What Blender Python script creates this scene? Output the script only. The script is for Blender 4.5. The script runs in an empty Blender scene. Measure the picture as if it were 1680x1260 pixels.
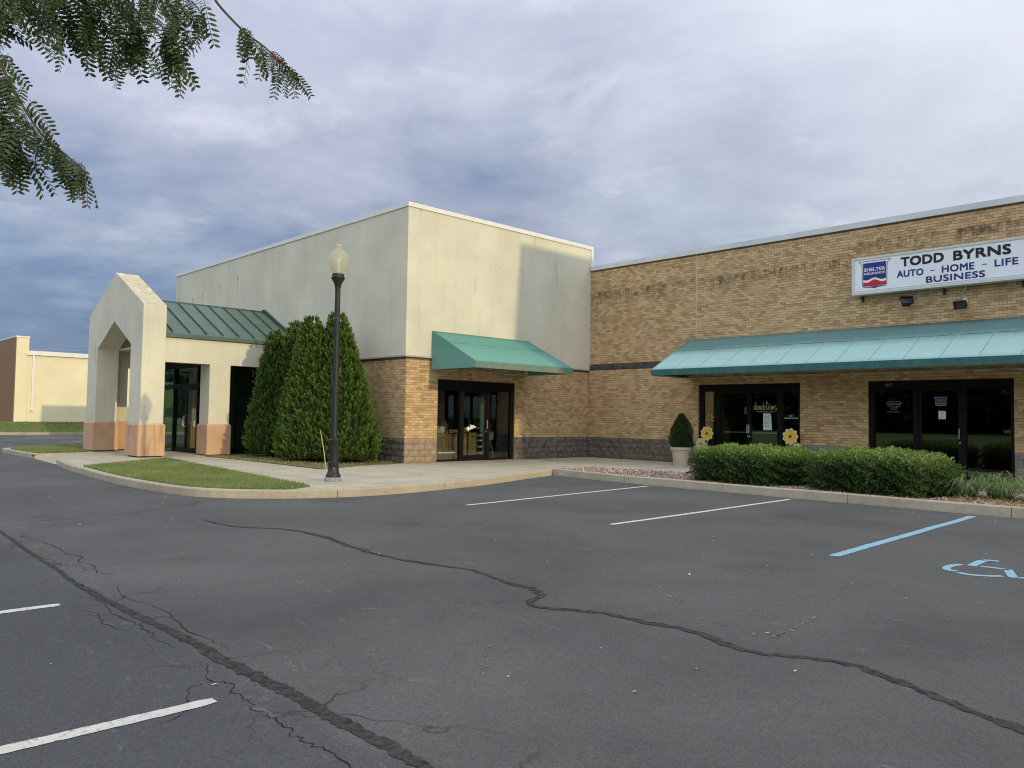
import bpy, bmesh, math, random
import numpy as np
from mathutils import Matrix, Vector

S = bpy.context.scene
COL = S.collection
rng = np.random.RandomState(7)
R = math.radians

# ------------------------------------------------------------------ camera
CAM = np.array([20.3157, -14.7663, 1.5]); YAW, PITCH, ROLL, FPX = -0.8071, 0.0425, 0.0156, 1291.81
def cam_axes():
    f = np.array([math.sin(YAW)*math.cos(PITCH), math.cos(YAW)*math.cos(PITCH), math.sin(PITCH)])
    r = np.array([math.cos(YAW), -math.sin(YAW), 0.0]); u = np.cross(r, f)
    return r*math.cos(ROLL)+u*math.sin(ROLL), -r*math.sin(ROLL)+u*math.cos(ROLL), f
CR, CU, CF = cam_axes()
cd = bpy.data.cameras.new('camera'); cam = bpy.data.objects.new('camera', cd); COL.objects.link(cam)
cd.sensor_fit = 'HORIZONTAL'; cd.sensor_width = 36.0; cd.lens = 36.0*FPX/1680.0; cd.clip_start = 0.05; cd.clip_end = 3000
cam.matrix_world = Matrix(((CR[0], CU[0], -CF[0], CAM[0]), (CR[1], CU[1], -CF[1], CAM[1]), (CR[2], CU[2], -CF[2], CAM[2]), (0, 0, 0, 1)))
S.camera = cam
def in_view(p):                      # where a point falls in a 1680x1260 frame, with its depth
    d = np.asarray(p)-CAM; z = d@CF
    return 840+FPX*(d@CR)/z, 630-FPX*(d@CU)/z, z

# ------------------------------------------------------------------ light, sky, exposure
SUN_EL, SUN_TOWARD_Y = R(16.0), R(1.0)          # low sun from +X
sun_dir = Vector((math.cos(SUN_EL)*math.cos(SUN_TOWARD_Y), math.cos(SUN_EL)*math.sin(SUN_TOWARD_Y), math.sin(SUN_EL)))
sl = bpy.data.lights.new('sun', 'SUN'); sl.energy = 2.2; sl.angle = R(0.55); sl.color = (1.0, 0.80, 0.45)
so = bpy.data.objects.new('sun', sl); COL.objects.link(so); so.location = (60, 0, 40)
so.rotation_euler = (-sun_dir).to_track_quat('-Z', 'Y').to_euler()

W = bpy.data.worlds.new('World'); S.world = W; W.use_nodes = True
wn, wl = W.node_tree.nodes, W.node_tree.links
wn.clear()
def wnode(t, **k):
    n = wn.new(t)
    for a, b in k.items(): setattr(n, a, b)
    return n
def wmath(op, a, b=None, c=None, clamp=False):
    n = wn.new('ShaderNodeMath'); n.operation = op; n.use_clamp = clamp
    for i, v in enumerate((a, b, c)):
        if v is None: continue
        if isinstance(v, (int, float)): n.inputs[i].default_value = v
        else: wl.new(v, n.inputs[i])
    return n.outputs[0]
wout = wnode('ShaderNodeOutputWorld'); wbg = wnode('ShaderNodeBackground'); wbg.inputs[1].default_value = 0.1
sky = wnode('ShaderNodeTexSky', sky_type='NISHITA'); sky.sun_disc = False
sky.sun_elevation = SUN_EL; sky.sun_rotation = R(90.0)-SUN_TOWARD_Y
tc = wnode('ShaderNodeTexCoord'); sep = wnode('ShaderNodeSeparateXYZ'); wl.new(tc.outputs['Generated'], sep.inputs[0])
dx, dy, dz = sep.outputs
h = wmath('MAXIMUM', dz, 0.0); hh = wmath('ADD', h, 0.16)
cmb = wnode('ShaderNodeCombineXYZ'); wl.new(wmath('DIVIDE', dx, hh), cmb.inputs[0]); wl.new(wmath('DIVIDE', dy, hh), cmb.inputs[1])
def wnoise(scale, detail, rough, dist, off):
    m = wnode('ShaderNodeMapping'); m.inputs['Location'].default_value = off; wl.new(cmb.outputs[0], m.inputs[0])
    n = wnode('ShaderNodeTexNoise'); n.inputs['Scale'].default_value = scale; n.inputs['Detail'].default_value = detail
    n.inputs['Roughness'].default_value = rough; n.inputs['Distortion'].default_value = dist
    wl.new(m.outputs[0], n.inputs['Vector']); return n.outputs['Fac']
n1 = wnoise(0.55, 5, 0.5, 0.15, (3.1, 1.7, 0)); n2 = wnoise(1.7, 9, 0.60, 0.25, (7.3, 2.2, 0)); n3 = wnoise(2.3, 9, 0.58, 0.35, (1.4, 9.2, 4)); n4 = wnoise(0.9, 4, 0.5, 0.0, (5.5, 3.3, 2))
mass = wmath('ADD', wmath('MULTIPLY', wmath('SUBTRACT', n1, 0.5), 0.95), wmath('MULTIPLY', wmath('SUBTRACT', n2, 0.5), 0.80))
elev = wmath('MULTIPLY', wmath('POWER', h, 0.8), 1.35)
side = wmath('MULTIPLY', dx, 0.46)                      # thicker, darker cloud away from the sun
t = wmath('ADD', wmath('ADD', wmath('ADD', mass, elev), side), 0.385, clamp=True)
ramp = wnode('ShaderNodeValToRGB'); wl.new(t, ramp.inputs[0])
el = ramp.color_ramp.elements
el[0].position, el[0].color = 0.0, (0.085, 0.130, 0.235, 1)
el[1].position, el[1].color = 1.0, (0.545, 0.578, 0.645, 1)
for p, c in ((0.24, (0.135, 0.185, 0.300, 1)), (0.46, (0.285, 0.318, 0.405, 1)), (0.70, (0.435, 0.468, 0.55, 1))):
    e = el.new(p); e.color = c
puff = wmath('MULTIPLY', wmath('SUBTRACT', n3, 0.545), 6.0, clamp=True)
mixp = wnode('ShaderNodeMix', data_type='RGBA'); wl.new(wmath('MULTIPLY', puff, wmath('MULTIPLY', t, 0.72)), mixp.inputs[0])
wl.new(ramp.outputs[0], mixp.inputs[6]); mixp.inputs[7].default_value = (0.66, 0.655, 0.69, 1)
hue = wnode('ShaderNodeMix', data_type='RGBA'); wl.new(wmath('MULTIPLY', wmath('SUBTRACT', n4, 0.38), 4.2, clamp=True), hue.inputs[0]); hue.inputs[6].default_value = (0.955, 1.01, 1.0, 1); hue.inputs[7].default_value = (1.015, 0.99, 1.005, 1)
tinted = wnode('ShaderNodeMix', data_type='RGBA', blend_type='MULTIPLY'); tinted.inputs[0].default_value = 1.0; wl.new(mixp.outputs[2], tinted.inputs[6]); wl.new(hue.outputs[2], tinted.inputs[7])
gain = wnode('ShaderNodeVectorMath', operation='SCALE'); wl.new(tinted.outputs[2], gain.inputs[0])
# overcast sky: brighter overhead and toward the sun, darkest low down on the far side
lum = wmath('ADD', wmath('MULTIPLY', h, 10.0), wmath('ADD', wmath('MULTIPLY', dx, 1.0), 19.0))
lum = wmath('ADD', lum, wmath('MULTIPLY', dy, -4.5))
wl.new(lum, gain.inputs['Scale'])
mixs = wnode('ShaderNodeMix', data_type='RGBA'); mixs.inputs[0].default_value = 0.88
wl.new(sky.outputs[0], mixs.inputs[6]); wl.new(gain.outputs[0], mixs.inputs[7])
wl.new(mixs.outputs[2], wbg.inputs[0]); wl.new(wbg.outputs[0], wout.inputs[0])

S.view_settings.view_transform = 'Standard'; S.view_settings.look = 'None'
S.view_settings.gamma = 1.0; S.view_settings.use_curve_mapping = False
S.view_settings.exposure = -0.24
S.render.engine = 'CYCLES'
S.cycles.max_bounces = 8; S.cycles.transparent_max_bounces = 16; S.cycles.use_denoising = True; S.cycles.filter_width = 1.1

# ------------------------------------------------------------------ materials
class N:
    """small node-tree builder round one Principled BSDF"""
    def __init__(self, name, rough=0.8, spec=0.3):
        self.m = bpy.data.materials.new(name); self.m.use_nodes = True
        self.t = self.m.node_tree; self.n = self.t.nodes; self.l = self.t.links
        self.b = self.n['Principled BSDF']; self.out = self.n['Material Output']
        self.b.inputs['Roughness'].default_value = rough; self.b.inputs['Specular IOR Level'].default_value = spec
        self._pos = None
    @property
    def pos(self):
        if self._pos is None: self._pos = self.n.new('ShaderNodeNewGeometry').outputs['Position']
        return self._pos
    def put(self, sock, v):
        if isinstance(v, (int, float)): sock.default_value = v
        elif isinstance(v, (tuple, list)): sock.default_value = tuple(v)+((1,) if len(v) == 3 and sock.type == 'RGBA' else ())
        else: self.l.new(v, sock)
    def math(self, op, a, b=None, c=None, clamp=False):
        n = self.n.new('ShaderNodeMath'); n.operation = op; n.use_clamp = clamp
        for i, v in enumerate((a, b, c)):
            if v is not None: self.put(n.inputs[i], v)
        return n.outputs[0]
    def map(self, scale=(1, 1, 1), loc=(0, 0, 0), vec=None):
        n = self.n.new('ShaderNodeMapping'); n.inputs['Scale'].default_value = scale; n.inputs['Location'].default_value = loc
        self.l.new(vec if vec is not None else self.pos, n.inputs[0]); return n.outputs[0]
    def noise(self, scale, detail=3, rough=0.55, vec=None, dist=0.0):
        n = self.n.new('ShaderNodeTexNoise'); n.inputs['Scale'].default_value = scale; n.inputs['Detail'].default_value = detail
        n.inputs['Roughness'].default_value = rough; n.inputs['Distortion'].default_value = dist
        self.l.new(vec if vec is not None else self.pos, n.inputs['Vector']); return n.outputs['Fac']
    def voronoi(self, scale, vec=None, feature='F1', out='Distance'):
        n = self.n.new('ShaderNodeTexVoronoi'); n.feature = feature; n.inputs['Scale'].default_value = scale
        self.l.new(vec if vec is not None else self.pos, n.inputs['Vector']); return n.outputs[out]
    def ramp(self, f, stops):
        n = self.n.new('ShaderNodeValToRGB'); self.put(n.inputs[0], f); e = n.color_ramp.elements
        def c4(c): return (c, c, c, 1) if isinstance(c, (int, float)) else tuple(c)+(1,)
        e[0].position, e[0].color = stops[0][0], c4(stops[0][1]); e[1].position, e[1].color = stops[-1][0], c4(stops[-1][1])
        for p, c in stops[1:-1]:
            x = e.new(p); x.color = c4(c)
        return n.outputs[0]
    def mix(self, f, a, b, mode='MIX'):
        n = self.n.new('ShaderNodeMix'); n.data_type = 'RGBA'; n.blend_type = mode
        self.put(n.inputs[0], f); self.put(n.inputs[6], a); self.put(n.inputs[7], b); return n.outputs[2]
    def xyz(self, vec=None):
        n = self.n.new('ShaderNodeSeparateXYZ'); self.l.new(vec if vec is not None else self.pos, n.inputs[0]); return n.outputs
    def comb(self, x, y, z):
        n = self.n.new('ShaderNodeCombineXYZ')
        for i, v in enumerate((x, y, z)): self.put(n.inputs[i], v)
        return n.outputs[0]
    def attr(self, name):
        n = self.n.new('ShaderNodeAttribute'); n.attribute_name = name; return n.outputs
    def col(self, v): self.put(self.b.inputs['Base Color'], v); return self
    def rough(self, v): self.put(self.b.inputs['Roughness'], v); return self
    def bump(self, hgt, strength=0.3, dist=0.01):
        n = self.n.new('ShaderNodeBump'); n.inputs['Strength'].default_value = strength; n.inputs['Distance'].default_value = dist
        self.put(n.inputs['Height'], hgt); self.l.new(n.outputs[0], self.b.inputs['Normal']); return self

def plain(name, c, rough=0.6, spec=0.3, var=0.12, vs=3.0, metal=0.0, bump=0.0):
    m = N(name, rough, spec); f = m.noise(vs, 4)
    m.col(m.mix(m.ramp(f, [(0.3, 0.0), (0.7, 1.0)]), tuple(x*(1-var) for x in c), tuple(min(1, x*(1+var)) for x in c)))
    m.b.inputs['Metallic'].default_value = metal
    if bump: m.bump(m.noise(90, 3), bump, 0.004)
    return m.m

def stucco(name, c, streak=0.5, grime=(0.24, 0.235, 0.19)):
    m = N(name, 0.9, 0.15)
    big = m.noise(0.55, 5, 0.6); mid = m.noise(2.4, 5, 0.62, dist=0.6)
    c2 = m.mix(m.ramp(big, [(0.33, 0.0), (0.68, 1.0)]), tuple(x*0.86 for x in c), tuple(min(1, x*1.05) for x in c))
    c2 = m.mix(m.math('MULTIPLY', m.ramp(mid, [(0.5, 0.0), (0.72, 1.0)]), 0.30), c2, (c[0]*0.93, c[1]*0.88, c[2]*0.66))
    vs = m.noise(1.0, 5, 0.7, vec=m.map((3.2, 3.2, 0.16)))
    c2 = m.mix(m.math('MULTIPLY', m.ramp(vs, [(0.53, 0.0), (0.78, 1.0)]), streak), c2, grime)
    fine = m.noise(1.0, 3, 0.7, vec=m.map((22, 22, 1.1)))
    c2 = m.mix(m.math('MULTIPLY', m.ramp(fine, [(0.62, 0.0), (0.8, 1.0)]), streak*0.5), c2, grime)
    sp = m.voronoi(1.1); c2 = m.mix(m.ramp(sp, [(0.012, 0.7), (0.035, 0.0)]), c2, (0.12, 0.11, 0.08))
    gn = m.n.new('ShaderNodeNewGeometry'); up = m.math('MULTIPLY', m.math('SUBTRACT', m.xyz(gn.outputs['Normal'])[2], 0.25), 4.0, clamp=True)   # lichen and soot on tops that face the rain
    c2 = m.mix(m.math('MULTIPLY', up, m.ramp(m.noise(2.6, 6, 0.7, dist=0.8), [(0.36, 0.15), (0.64, 0.85)])), c2, (0.42, 0.34, 0.20))
    dr = m.math('MULTIPLY', m.ramp(m.noise(1.0, 3, 0.6, vec=m.map((1.7, 1.7, 0.05))), [(0.64, 0.0), (0.72, 1.0)]), m.ramp(m.noise(0.7, 2), [(0.5, 0.0), (0.62, 0.4)]))
    c2 = m.mix(dr, c2, (0.20, 0.19, 0.15))
    m.col(c2); m.bump(m.math('ADD', m.noise(140, 2), m.math('MULTIPLY', m.noise(9, 3), 0.7)), 0.18, 0.006); return m.m

BR_P, BR_L, BR_Z = 0.0813, 0.203, 0.79          # course height, brick pitch, first course
def brick_mat(name, ax, tint=(1, 1, 1)):
    m = N(name, 0.88, 0.2); p = m.xyz(); u = p[ax]; z = p[2]
    row = m.math('FLOOR', m.math('DIVIDE', m.math('SUBTRACT', z, BR_Z), BR_P))
    odd = m.math('FLOORED_MODULO', row, 2.0)
    colm = m.math('FLOOR', m.math('DIVIDE', m.math('ADD', u, m.math('MULTIPLY', odd, BR_L*0.5)), BR_L))
    wnz = m.n.new('ShaderNodeTexWhiteNoise'); wnz.noise_dimensions = '2D'; m.l.new(m.comb(colm, row, 0.0), wnz.inputs['Vector'])
    f = wnz.outputs['Value']
    t = lambda c: tuple(a*b for a, b in zip(c, tint))
    c = m.ramp(f, [(0.0, t((0.396, 0.267, 0.141))), (0.16, t((0.453, 0.310, 0.165))), (0.34, t((0.522, 0.363, 0.194))), (0.62, t((0.573, 0.406, 0.219))), (0.86, t((0.624, 0.452, 0.251))), (0.965, t((0.664, 0.491, 0.281))), (1.0, t((0.562, 0.351, 0.207)))])
    g = m.noise(38, 4, 0.65); c = m.mix(0.3, c, m.mix(g, (0.6, 0.6, 0.6), (1.4, 1.38, 1.35)), 'MULTIPLY')
    # patches of general soiling and the black mould that hangs below the old flashing line
    soil = m.noise(0.8, 5, 0.6); c = m.mix(m.math('MULTIPLY', m.ramp(soil, [(0.50, 0.0), (0.74, 1.0)]), 0.16), c, (0.20, 0.145, 0.09))
    if ax == 0:
        lift = m.math('MULTIPLY', m.math('GREATER_THAN', u, 10.2), 0.42)
        zz = m.math('SUBTRACT', m.math('SUBTRACT', z, lift), 6.52)
        above = m.math('MULTIPLY', m.math('MULTIPLY', zz, -14.0, clamp=True), m.math('ADD', 1.0, m.math('MULTIPLY', zz, 1.5), clamp=True), clamp=True)
        drip = m.ramp(m.noise(1.0, 5, 0.75, vec=m.map((7.5, 1, 0.9))), [(0.44, 0.0), (0.58, 1.0)]); patch = m.ramp(m.noise(0.55, 3, 0.5), [(0.34, 0.35), (0.56, 1.0)])
        clot = m.ramp(m.noise(3.4, 4, 0.7), [(0.53, 0.0), (0.62, 1.0)])
        mm = m.math('MULTIPLY', m.math('MULTIPLY', above, patch), m.math('ADD', 0.12, m.math('ADD', m.math('MULTIPLY', drip, 0.75), m.math('MULTIPLY', clot, 1.1))), clamp=True)
        c = m.mix(m.math('MULTIPLY', mm, 0.72), c, (0.05, 0.04, 0.034))
    m.col(c); m.bump(g, 0.3, 0.004); return m.m
def mortar_mat(name, mould=True):
    m = N(name, 0.95, 0.1); c = m.mix(m.noise(14, 4), (0.15, 0.10, 0.058), (0.26, 0.185, 0.11))
    if mould:
        z = m.xyz()[2]
        band = m.math('SUBTRACT', 1.0, m.math('MULTIPLY', m.math('ABSOLUTE', m.math('SUBTRACT', z, 6.30)), 1.9), clamp=True)
        mm = m.math('MULTIPLY', band, m.ramp(m.noise(1.1, 4, 0.65), [(0.36, 0.0), (0.56, 1.0)]))
        dk = m.ramp(m.noise(0.7, 3), [(0.45, 0.0), (0.7, 0.8)])
        c = m.mix(m.math('MAXIMUM', mm, m.math('MULTIPLY', dk, 0.35)), c, (0.028, 0.023, 0.02))
    m.col(c); m.bump(m.noise(60, 3), 0.3, 0.004); return m.m

def block_mat(name, lo, hi):
    m = N(name, 0.95, 0.12); f = m.noise(6, 6, 0.7); g = m.noise(45, 4, 0.7)
    c = m.mix(m.ramp(f, [(0.3, 0.0), (0.7, 1.0)]), lo, hi)
    c = m.mix(0.5, c, m.mix(g, (0.45, 0.45, 0.45), (1.5, 1.5, 1.5)), 'MULTIPLY')
    m.col(c); m.bump(m.math('ADD', g, m.noise(18, 4)), 0.6, 0.012); return m.m

def concrete(name, c, warm=0.0):
    m = N(name, 0.9, 0.2); f = m.noise(1.1, 6, 0.62); g = m.noise(120, 3, 0.7); s = m.noise(7, 5, 0.65)
    cc = m.mix(m.ramp(f, [(0.3, 0.0), (0.7, 1.0)]), tuple(x*0.78 for x in c), tuple(x*1.08 for x in c))
    cc = m.mix(m.math('MULTIPLY', m.ramp(s, [(0.52, 0.0), (0.75, 1.0)]), 0.35), cc, (0.20, 0.17, 0.125))
    cc = m.mix(0.3, cc, m.mix(g, (0.6, 0.6, 0.6), (1.35, 1.35, 1.35)), 'MULTIPLY')
    m.col(cc); m.bump(g, 0.25, 0.004); return m.m

def asphalt_mat():
    m = N('asphalt', 0.85, 0.25); p = m.xyz()
    big = m.noise(0.33, 5, 0.6, dist=0.4); mid = m.noise(2.2, 5, 0.65)
    c = m.mix(m.ramp(big, [(0.32, 0.0), (0.7, 1.0)]), (0.066, 0.0665, 0.0675), (0.108, 0.108, 0.1075))
    c = m.mix(m.math('MULTIPLY', m.ramp(mid, [(0.45, 0.0), (0.75, 1.0)]), 0.35), c, (0.116, 0.1155, 0.113))
    wob = m.math('MULTIPLY', m.math('SUBTRACT', m.noise(1.6, 4), 0.5), 0.35)
    south = m.math('MULTIPLY', m.math('SUBTRACT', -12.46, m.math('ADD', p[1], wob)), 9.0, clamp=True)     # newer coat beyond the seam
    c = m.mix(m.math('MULTIPLY', south, 0.6), c, (0.066, 0.068, 0.079))
    agg = m.noise(70, 4, 0.85); ag2 = m.voronoi(150); 
    c = m.mix(0.75, c, m.mix(m.ramp(agg, [(0.3, 0.0), (0.7, 1.0)]), (0.36, 0.36, 0.36), (1.72, 1.72, 1.72)), 'MULTIPLY')
    sp = m.math('MULTIPLY', m.ramp(m.voronoi(42), [(0.06, 1.0), (0.12, 0.0)]), m.ramp(m.noise(13, 2), [(0.5, 0.0), (0.62, 1.0)]))
    c = m.mix(m.math('MULTIPLY', sp, 0.55), c, (0.24, 0.23, 0.215))
    oil = m.math('MULTIPLY', m.ramp(m.voronoi(0.42, vec=m.n_vec(m)), [(0.10, 1.0), (0.34, 0.0)]), m.ramp(m.noise(1.1, 5, 0.7), [(0.45, 0.0), (0.62, 1.0)]))
    c = m.mix(m.math('MULTIPLY', oil, 0.45), c, (0.042, 0.041, 0.040))
    pit = m.math('MULTIPLY', m.ramp(m.voronoi(27, out='Distance'), [(0.05, 1.0), (0.1, 0.0)]), 0.7)
    c = m.mix(pit, c, (0.012, 0.012, 0.012))
    # scuffs: thin pale scrapes left by tyres and ploughs
    sc = m.noise(1.0, 5, 0.7, vec=m.map((1.6, 4.5, 1), (4, 2, 0)), dist=1.6)
    c = m.mix(m.math('MULTIPLY', m.math('MULTIPLY', m.ramp(sc, [(0.60, 0.0), (0.70, 1.0)]), m.ramp(m.noise(11, 4), [(0.42, 0.0), (0.62, 1.0)])), 0.55), c, (0.235, 0.225, 0.205))
    # hairline crazing
    cr = m.voronoi(0.75, vec=m.n_vec(m), feature='DISTANCE_TO_EDGE')
    cm = m.math('MULTIPLY', m.ramp(cr, [(0.004, 1.0), (0.012, 0.0)]), m.math('SUBTRACT', 1.0, m.math('MULTIPLY', m.math('ABSOLUTE', m.math('ADD', p[1], 12.35)), 1.5), clamp=True))
    c = m.mix(m.math('MULTIPLY', cm, 0.75), c, (0.02, 0.02, 0.02))
    m.col(c); m.rough(m.ramp(mid, [(0.3, 0.78), (0.7, 0.92)]))
    m.bump(m.math('ADD', agg, m.math('MULTIPLY', ag2, 0.6)), 0.55, 0.006); return m.m
def _warp(self, m):
    n = m.n.new('ShaderNodeTexNoise'); n.inputs['Scale'].default_value = 3.0; n.inputs['Detail'].default_value = 4
    m.l.new(m.pos, n.inputs['Vector'])
    a = m.n.new('ShaderNodeVectorMath'); a.operation = 'MULTIPLY_ADD'
    m.l.new(n.outputs['Color'], a.inputs[0]); a.inputs[1].default_value = (0.5, 0.5, 0); m.l.new(m.pos, a.inputs[2]); return a.outputs[0]
N.n_vec = lambda self, m: _warp(self, m)

def leaf_mat(name, dark, mid, light, trans=0.25, rough=0.55, spec=0.3):
    m = N(name, rough, spec); a = m.attr('tint')[2]
    c = m.ramp(a, [(0.0, dark), (0.5, mid), (1.0, light)])
    m.col(c)
    tr = m.n.new('ShaderNodeBsdfTranslucent'); m.l.new(m.mix(0.5, c, tuple(min(1, x*1.5) for x in light)), tr.inputs[0])
    mx = m.n.new('ShaderNodeMixShader'); mx.inputs[0].default_value = trans
    m.l.new(m.b.outputs[0], mx.inputs[1]); m.l.new(tr.outputs[0], mx.inputs[2]); m.l.new(mx.outputs[0], m.out.inputs[0]); return m.m

def glass_mat(name, tint=(0.42, 0.47, 0.45), gain=2.2):
    m = N(name); m.n.remove(m.b)
    lw = m.n.new('ShaderNodeLayerWeight'); lw.inputs[0].default_value = 0.5
    f = m.math('ADD', m.math('MULTIPLY', m.math('POWER', lw.outputs['Facing'], 4.0), 0.8), 0.04*gain, clamp=True)
    tr = m.n.new('ShaderNodeBsdfTransparent'); tr.inputs[0].default_value = tint+(1,)
    gl = m.n.new('ShaderNodeBsdfGlossy'); gl.inputs['Roughness'].default_value = 0.0; gl.inputs[0].default_value = (0.9, 0.95, 0.95, 1)
    mx = m.n.new('ShaderNodeMixShader'); m.l.new(f, mx.inputs[0]); m.l.new(tr.outputs[0], mx.inputs[1]); m.l.new(gl.outputs[0], mx.inputs[2])
    m.l.new(mx.outputs[0], m.out.inputs[0]); return m.m

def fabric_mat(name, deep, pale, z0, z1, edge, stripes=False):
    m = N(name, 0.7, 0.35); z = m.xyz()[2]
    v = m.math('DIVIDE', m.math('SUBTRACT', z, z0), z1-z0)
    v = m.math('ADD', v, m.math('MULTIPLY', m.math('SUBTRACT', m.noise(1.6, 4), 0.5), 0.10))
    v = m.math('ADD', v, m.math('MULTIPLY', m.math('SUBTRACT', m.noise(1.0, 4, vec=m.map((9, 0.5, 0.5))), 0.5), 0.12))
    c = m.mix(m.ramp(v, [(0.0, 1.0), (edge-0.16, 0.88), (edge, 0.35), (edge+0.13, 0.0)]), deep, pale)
    g = m.noise(3.0, 5, 0.65, vec=m.map((1, 1, 1)))
    c = m.mix(0.3, c, m.mix(g, (0.7, 0.7, 0.7), (1.25, 1.25, 1.25)), 'MULTIPLY')
    m.col(c); m.bump(m.noise(260, 2), 0.12, 0.002); return m.m
def valance_mat(name, base, rust):
    m = N(name, 0.75, 0.3); f = m.noise(1.0, 5, 0.7, vec=m.map((5, 5, 0.7))); f2 = m.noise(3.3, 4)
    c = m.mix(m.ramp(m.math('ADD', m.math('MULTIPLY', f, 0.7), m.math('MULTIPLY', f2, 0.3)), [(0.42, 0.0), (0.62, 1.0)]), base, rust)
    m.col(c); return m.m

M = {}
M['asphalt'] = asphalt_mat()
M['stucco'] = stucco('stucco', (0.70, 0.672, 0.545), 0.17)
M['stucco_trim'] = stucco('stucco_portico', (0.735, 0.706, 0.575), 0.22)
M['cap'] = plain('white_metal_cap', (0.78, 0.77, 0.74), 0.5, 0.4, 0.06)
M['cap_grey'] = plain('pale_metal_coping', (0.62, 0.65, 0.65), 0.4, 0.5, 0.12, 1.2)
M['ledge'] = plain('grey_ledge_metal', (0.42, 0.42, 0.39), 0.5, 0.4, 0.1)
M['brick_x'] = brick_mat('tan_brick_front', 0); M['brick_y'] = brick_mat('tan_brick_side', 1)
M['mortar'] = mortar_mat('dark_mortar'); M['mortar_c'] = mortar_mat('mortar', False)
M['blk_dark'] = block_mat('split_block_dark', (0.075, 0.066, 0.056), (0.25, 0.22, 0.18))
M['blk_tan_sunlit'] = block_mat('split_block_tan_sunlit', (0.27, 0.20, 0.14), (0.42, 0.33, 0.23))  # paler near the corner: cleaner stone, plus sunlight put into the colour
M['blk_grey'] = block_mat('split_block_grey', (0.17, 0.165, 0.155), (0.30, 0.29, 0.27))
M['blk_band'] = block_mat('band_block_dark', (0.035, 0.032, 0.031), (0.15, 0.135, 0.12))
M['concrete'] = concrete('sidewalk_concrete', (0.50, 0.445, 0.345))
M['kerb'] = concrete('kerb_concrete', (0.46, 0.405, 0.30))
M['joint'] = plain('joint_dirt', (0.10, 0.085, 0.06), 0.95, 0.1, 0.3, 8)
M['bronze'] = plain('dark_bronze_frame', (0.010, 0.0085, 0.008), 0.5, 0.12, 0.2)
M['black'] = plain('black_paint', (0.012, 0.012, 0.013), 0.42, 0.5, 0.15)
M['lamp_paint'] = plain('charcoal_lamp_paint', (0.022, 0.022, 0.023), 0.5, 0.4, 0.25, 6, bump=0.1)
M['steel'] = plain('brushed_steel', (0.62, 0.62, 0.60), 0.3, 0.5, 0.08, metal=0.85)
M['glass'] = glass_mat('storefront_glass', (0.74, 0.78, 0.76)); M['glass_g'] = glass_mat('green_glass', (0.55, 0.66, 0.61), 2.4)
M['glass_k'] = glass_mat('dark_tinted_glass', (0.38, 0.41, 0.41), 2.6)
M['terracotta'] = None
def terracotta():
    m = N('terracotta_paint', 0.85, 0.2); f = m.noise(2.0, 5, 0.6); s = m.noise(1.0, 5, 0.7, vec=m.map((9, 9, 0.8)))
    c = m.mix(m.ramp(f, [(0.3, 0.0), (0.7, 1.0)]), (0.55, 0.345, 0.215), (0.65, 0.43, 0.275))
    oi = m.n.new('ShaderNodeObjectInfo'); amount = m.math('MULTIPLY', m.ramp(oi.outputs['Random'], [(0.6, 0.08), (0.8, 0.9)]), 0.6)
    c = m.mix(m.math('MULTIPLY', m.ramp(s, [(0.48, 0.0), (0.66, 1.0)]), amount), c, (0.23, 0.10, 0.05))
    m.col(c); m.bump(m.noise(130, 2), 0.15, 0.004); return m.m
M['terracotta'] = terracotta()
M['roof'] = plain('green_roof_metal', (0.085, 0.130, 0.108), 0.5, 0.35, 0.14, 1.5)
M['roof_seam'] = plain('dark_green_seam', (0.022, 0.062, 0.050), 0.45, 0.4, 0.1)
M['fab_side'] = fabric_mat('teal_fabric_clean', (0.105, 0.29, 0.24), (0.14, 0.335, 0.285), 3.0, 4.3, 0.55)
M['fab_front'] = fabric_mat('teal_fabric_pale_below', (0.11, 0.215, 0.21), (0.385, 0.595, 0.57), 3.17, 4.32, 0.58)  # pale from mid-slope down to the front edge
M['val_rust'] = valance_mat('stained_valance', (0.085, 0.26, 0.215), (0.27, 0.20, 0.14))
M['val_teal'] = valance_mat('teal_valance', (0.035, 0.125, 0.12), (0.05, 0.16, 0.15))
M['seam'] = plain('seam_and_crease', (0.13, 0.27, 0.265), 0.8, 0.2, 0.3, 6)
M['recess_shade'] = plain('recess_shade_brown', (0.20, 0.17, 0.115), 0.9, 0.1, 0.1)  # brown stands for the deep shade inside the portico arch
M['stain'] = plain('rust_drip', (0.19, 0.18, 0.14), 0.95, 0.05, 0.4, 6)
M['joint_fill'] = plain('joint_sealant', (0.62, 0.54, 0.40), 0.8, 0.2, 0.1)
M['white'] = plain('white_paint', (0.78, 0.78, 0.76), 0.6, 0.3, 0.05)
M['sign_face'] = plain('sign_face_acrylic', (0.79, 0.84, 0.87), 0.35, 0.5, 0.05, 0.8)
M['sign_case'] = plain('sign_cabinet', (0.60, 0.62, 0.61), 0.45, 0.5, 0.08)
M['ink'] = plain('black_vinyl', (0.008, 0.008, 0.010), 0.4, 0.4, 0.05)
M['navy'] = plain('navy_vinyl', (0.014, 0.022, 0.16), 0.4, 0.4, 0.05)
M['blue'] = plain('blue_vinyl', (0.012, 0.03, 0.22), 0.4, 0.4, 0.05)
M['red'] = plain('red_vinyl', (0.50, 0.022, 0.035), 0.4, 0.4, 0.06)
M['vinyl'] = plain('white_vinyl', (0.80, 0.80, 0.79), 0.5, 0.3, 0.03)
M['gold_vinyl'] = plain('cream_vinyl', (0.72, 0.64, 0.38), 0.5, 0.3, 0.05)
M['paper'] = plain('paper', (0.62, 0.74, 0.72), 0.8, 0.2, 0.06, 20)
M['card'] = plain('cardboard', (0.42, 0.27, 0.13), 0.85, 0.15, 0.14, 5)
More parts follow.
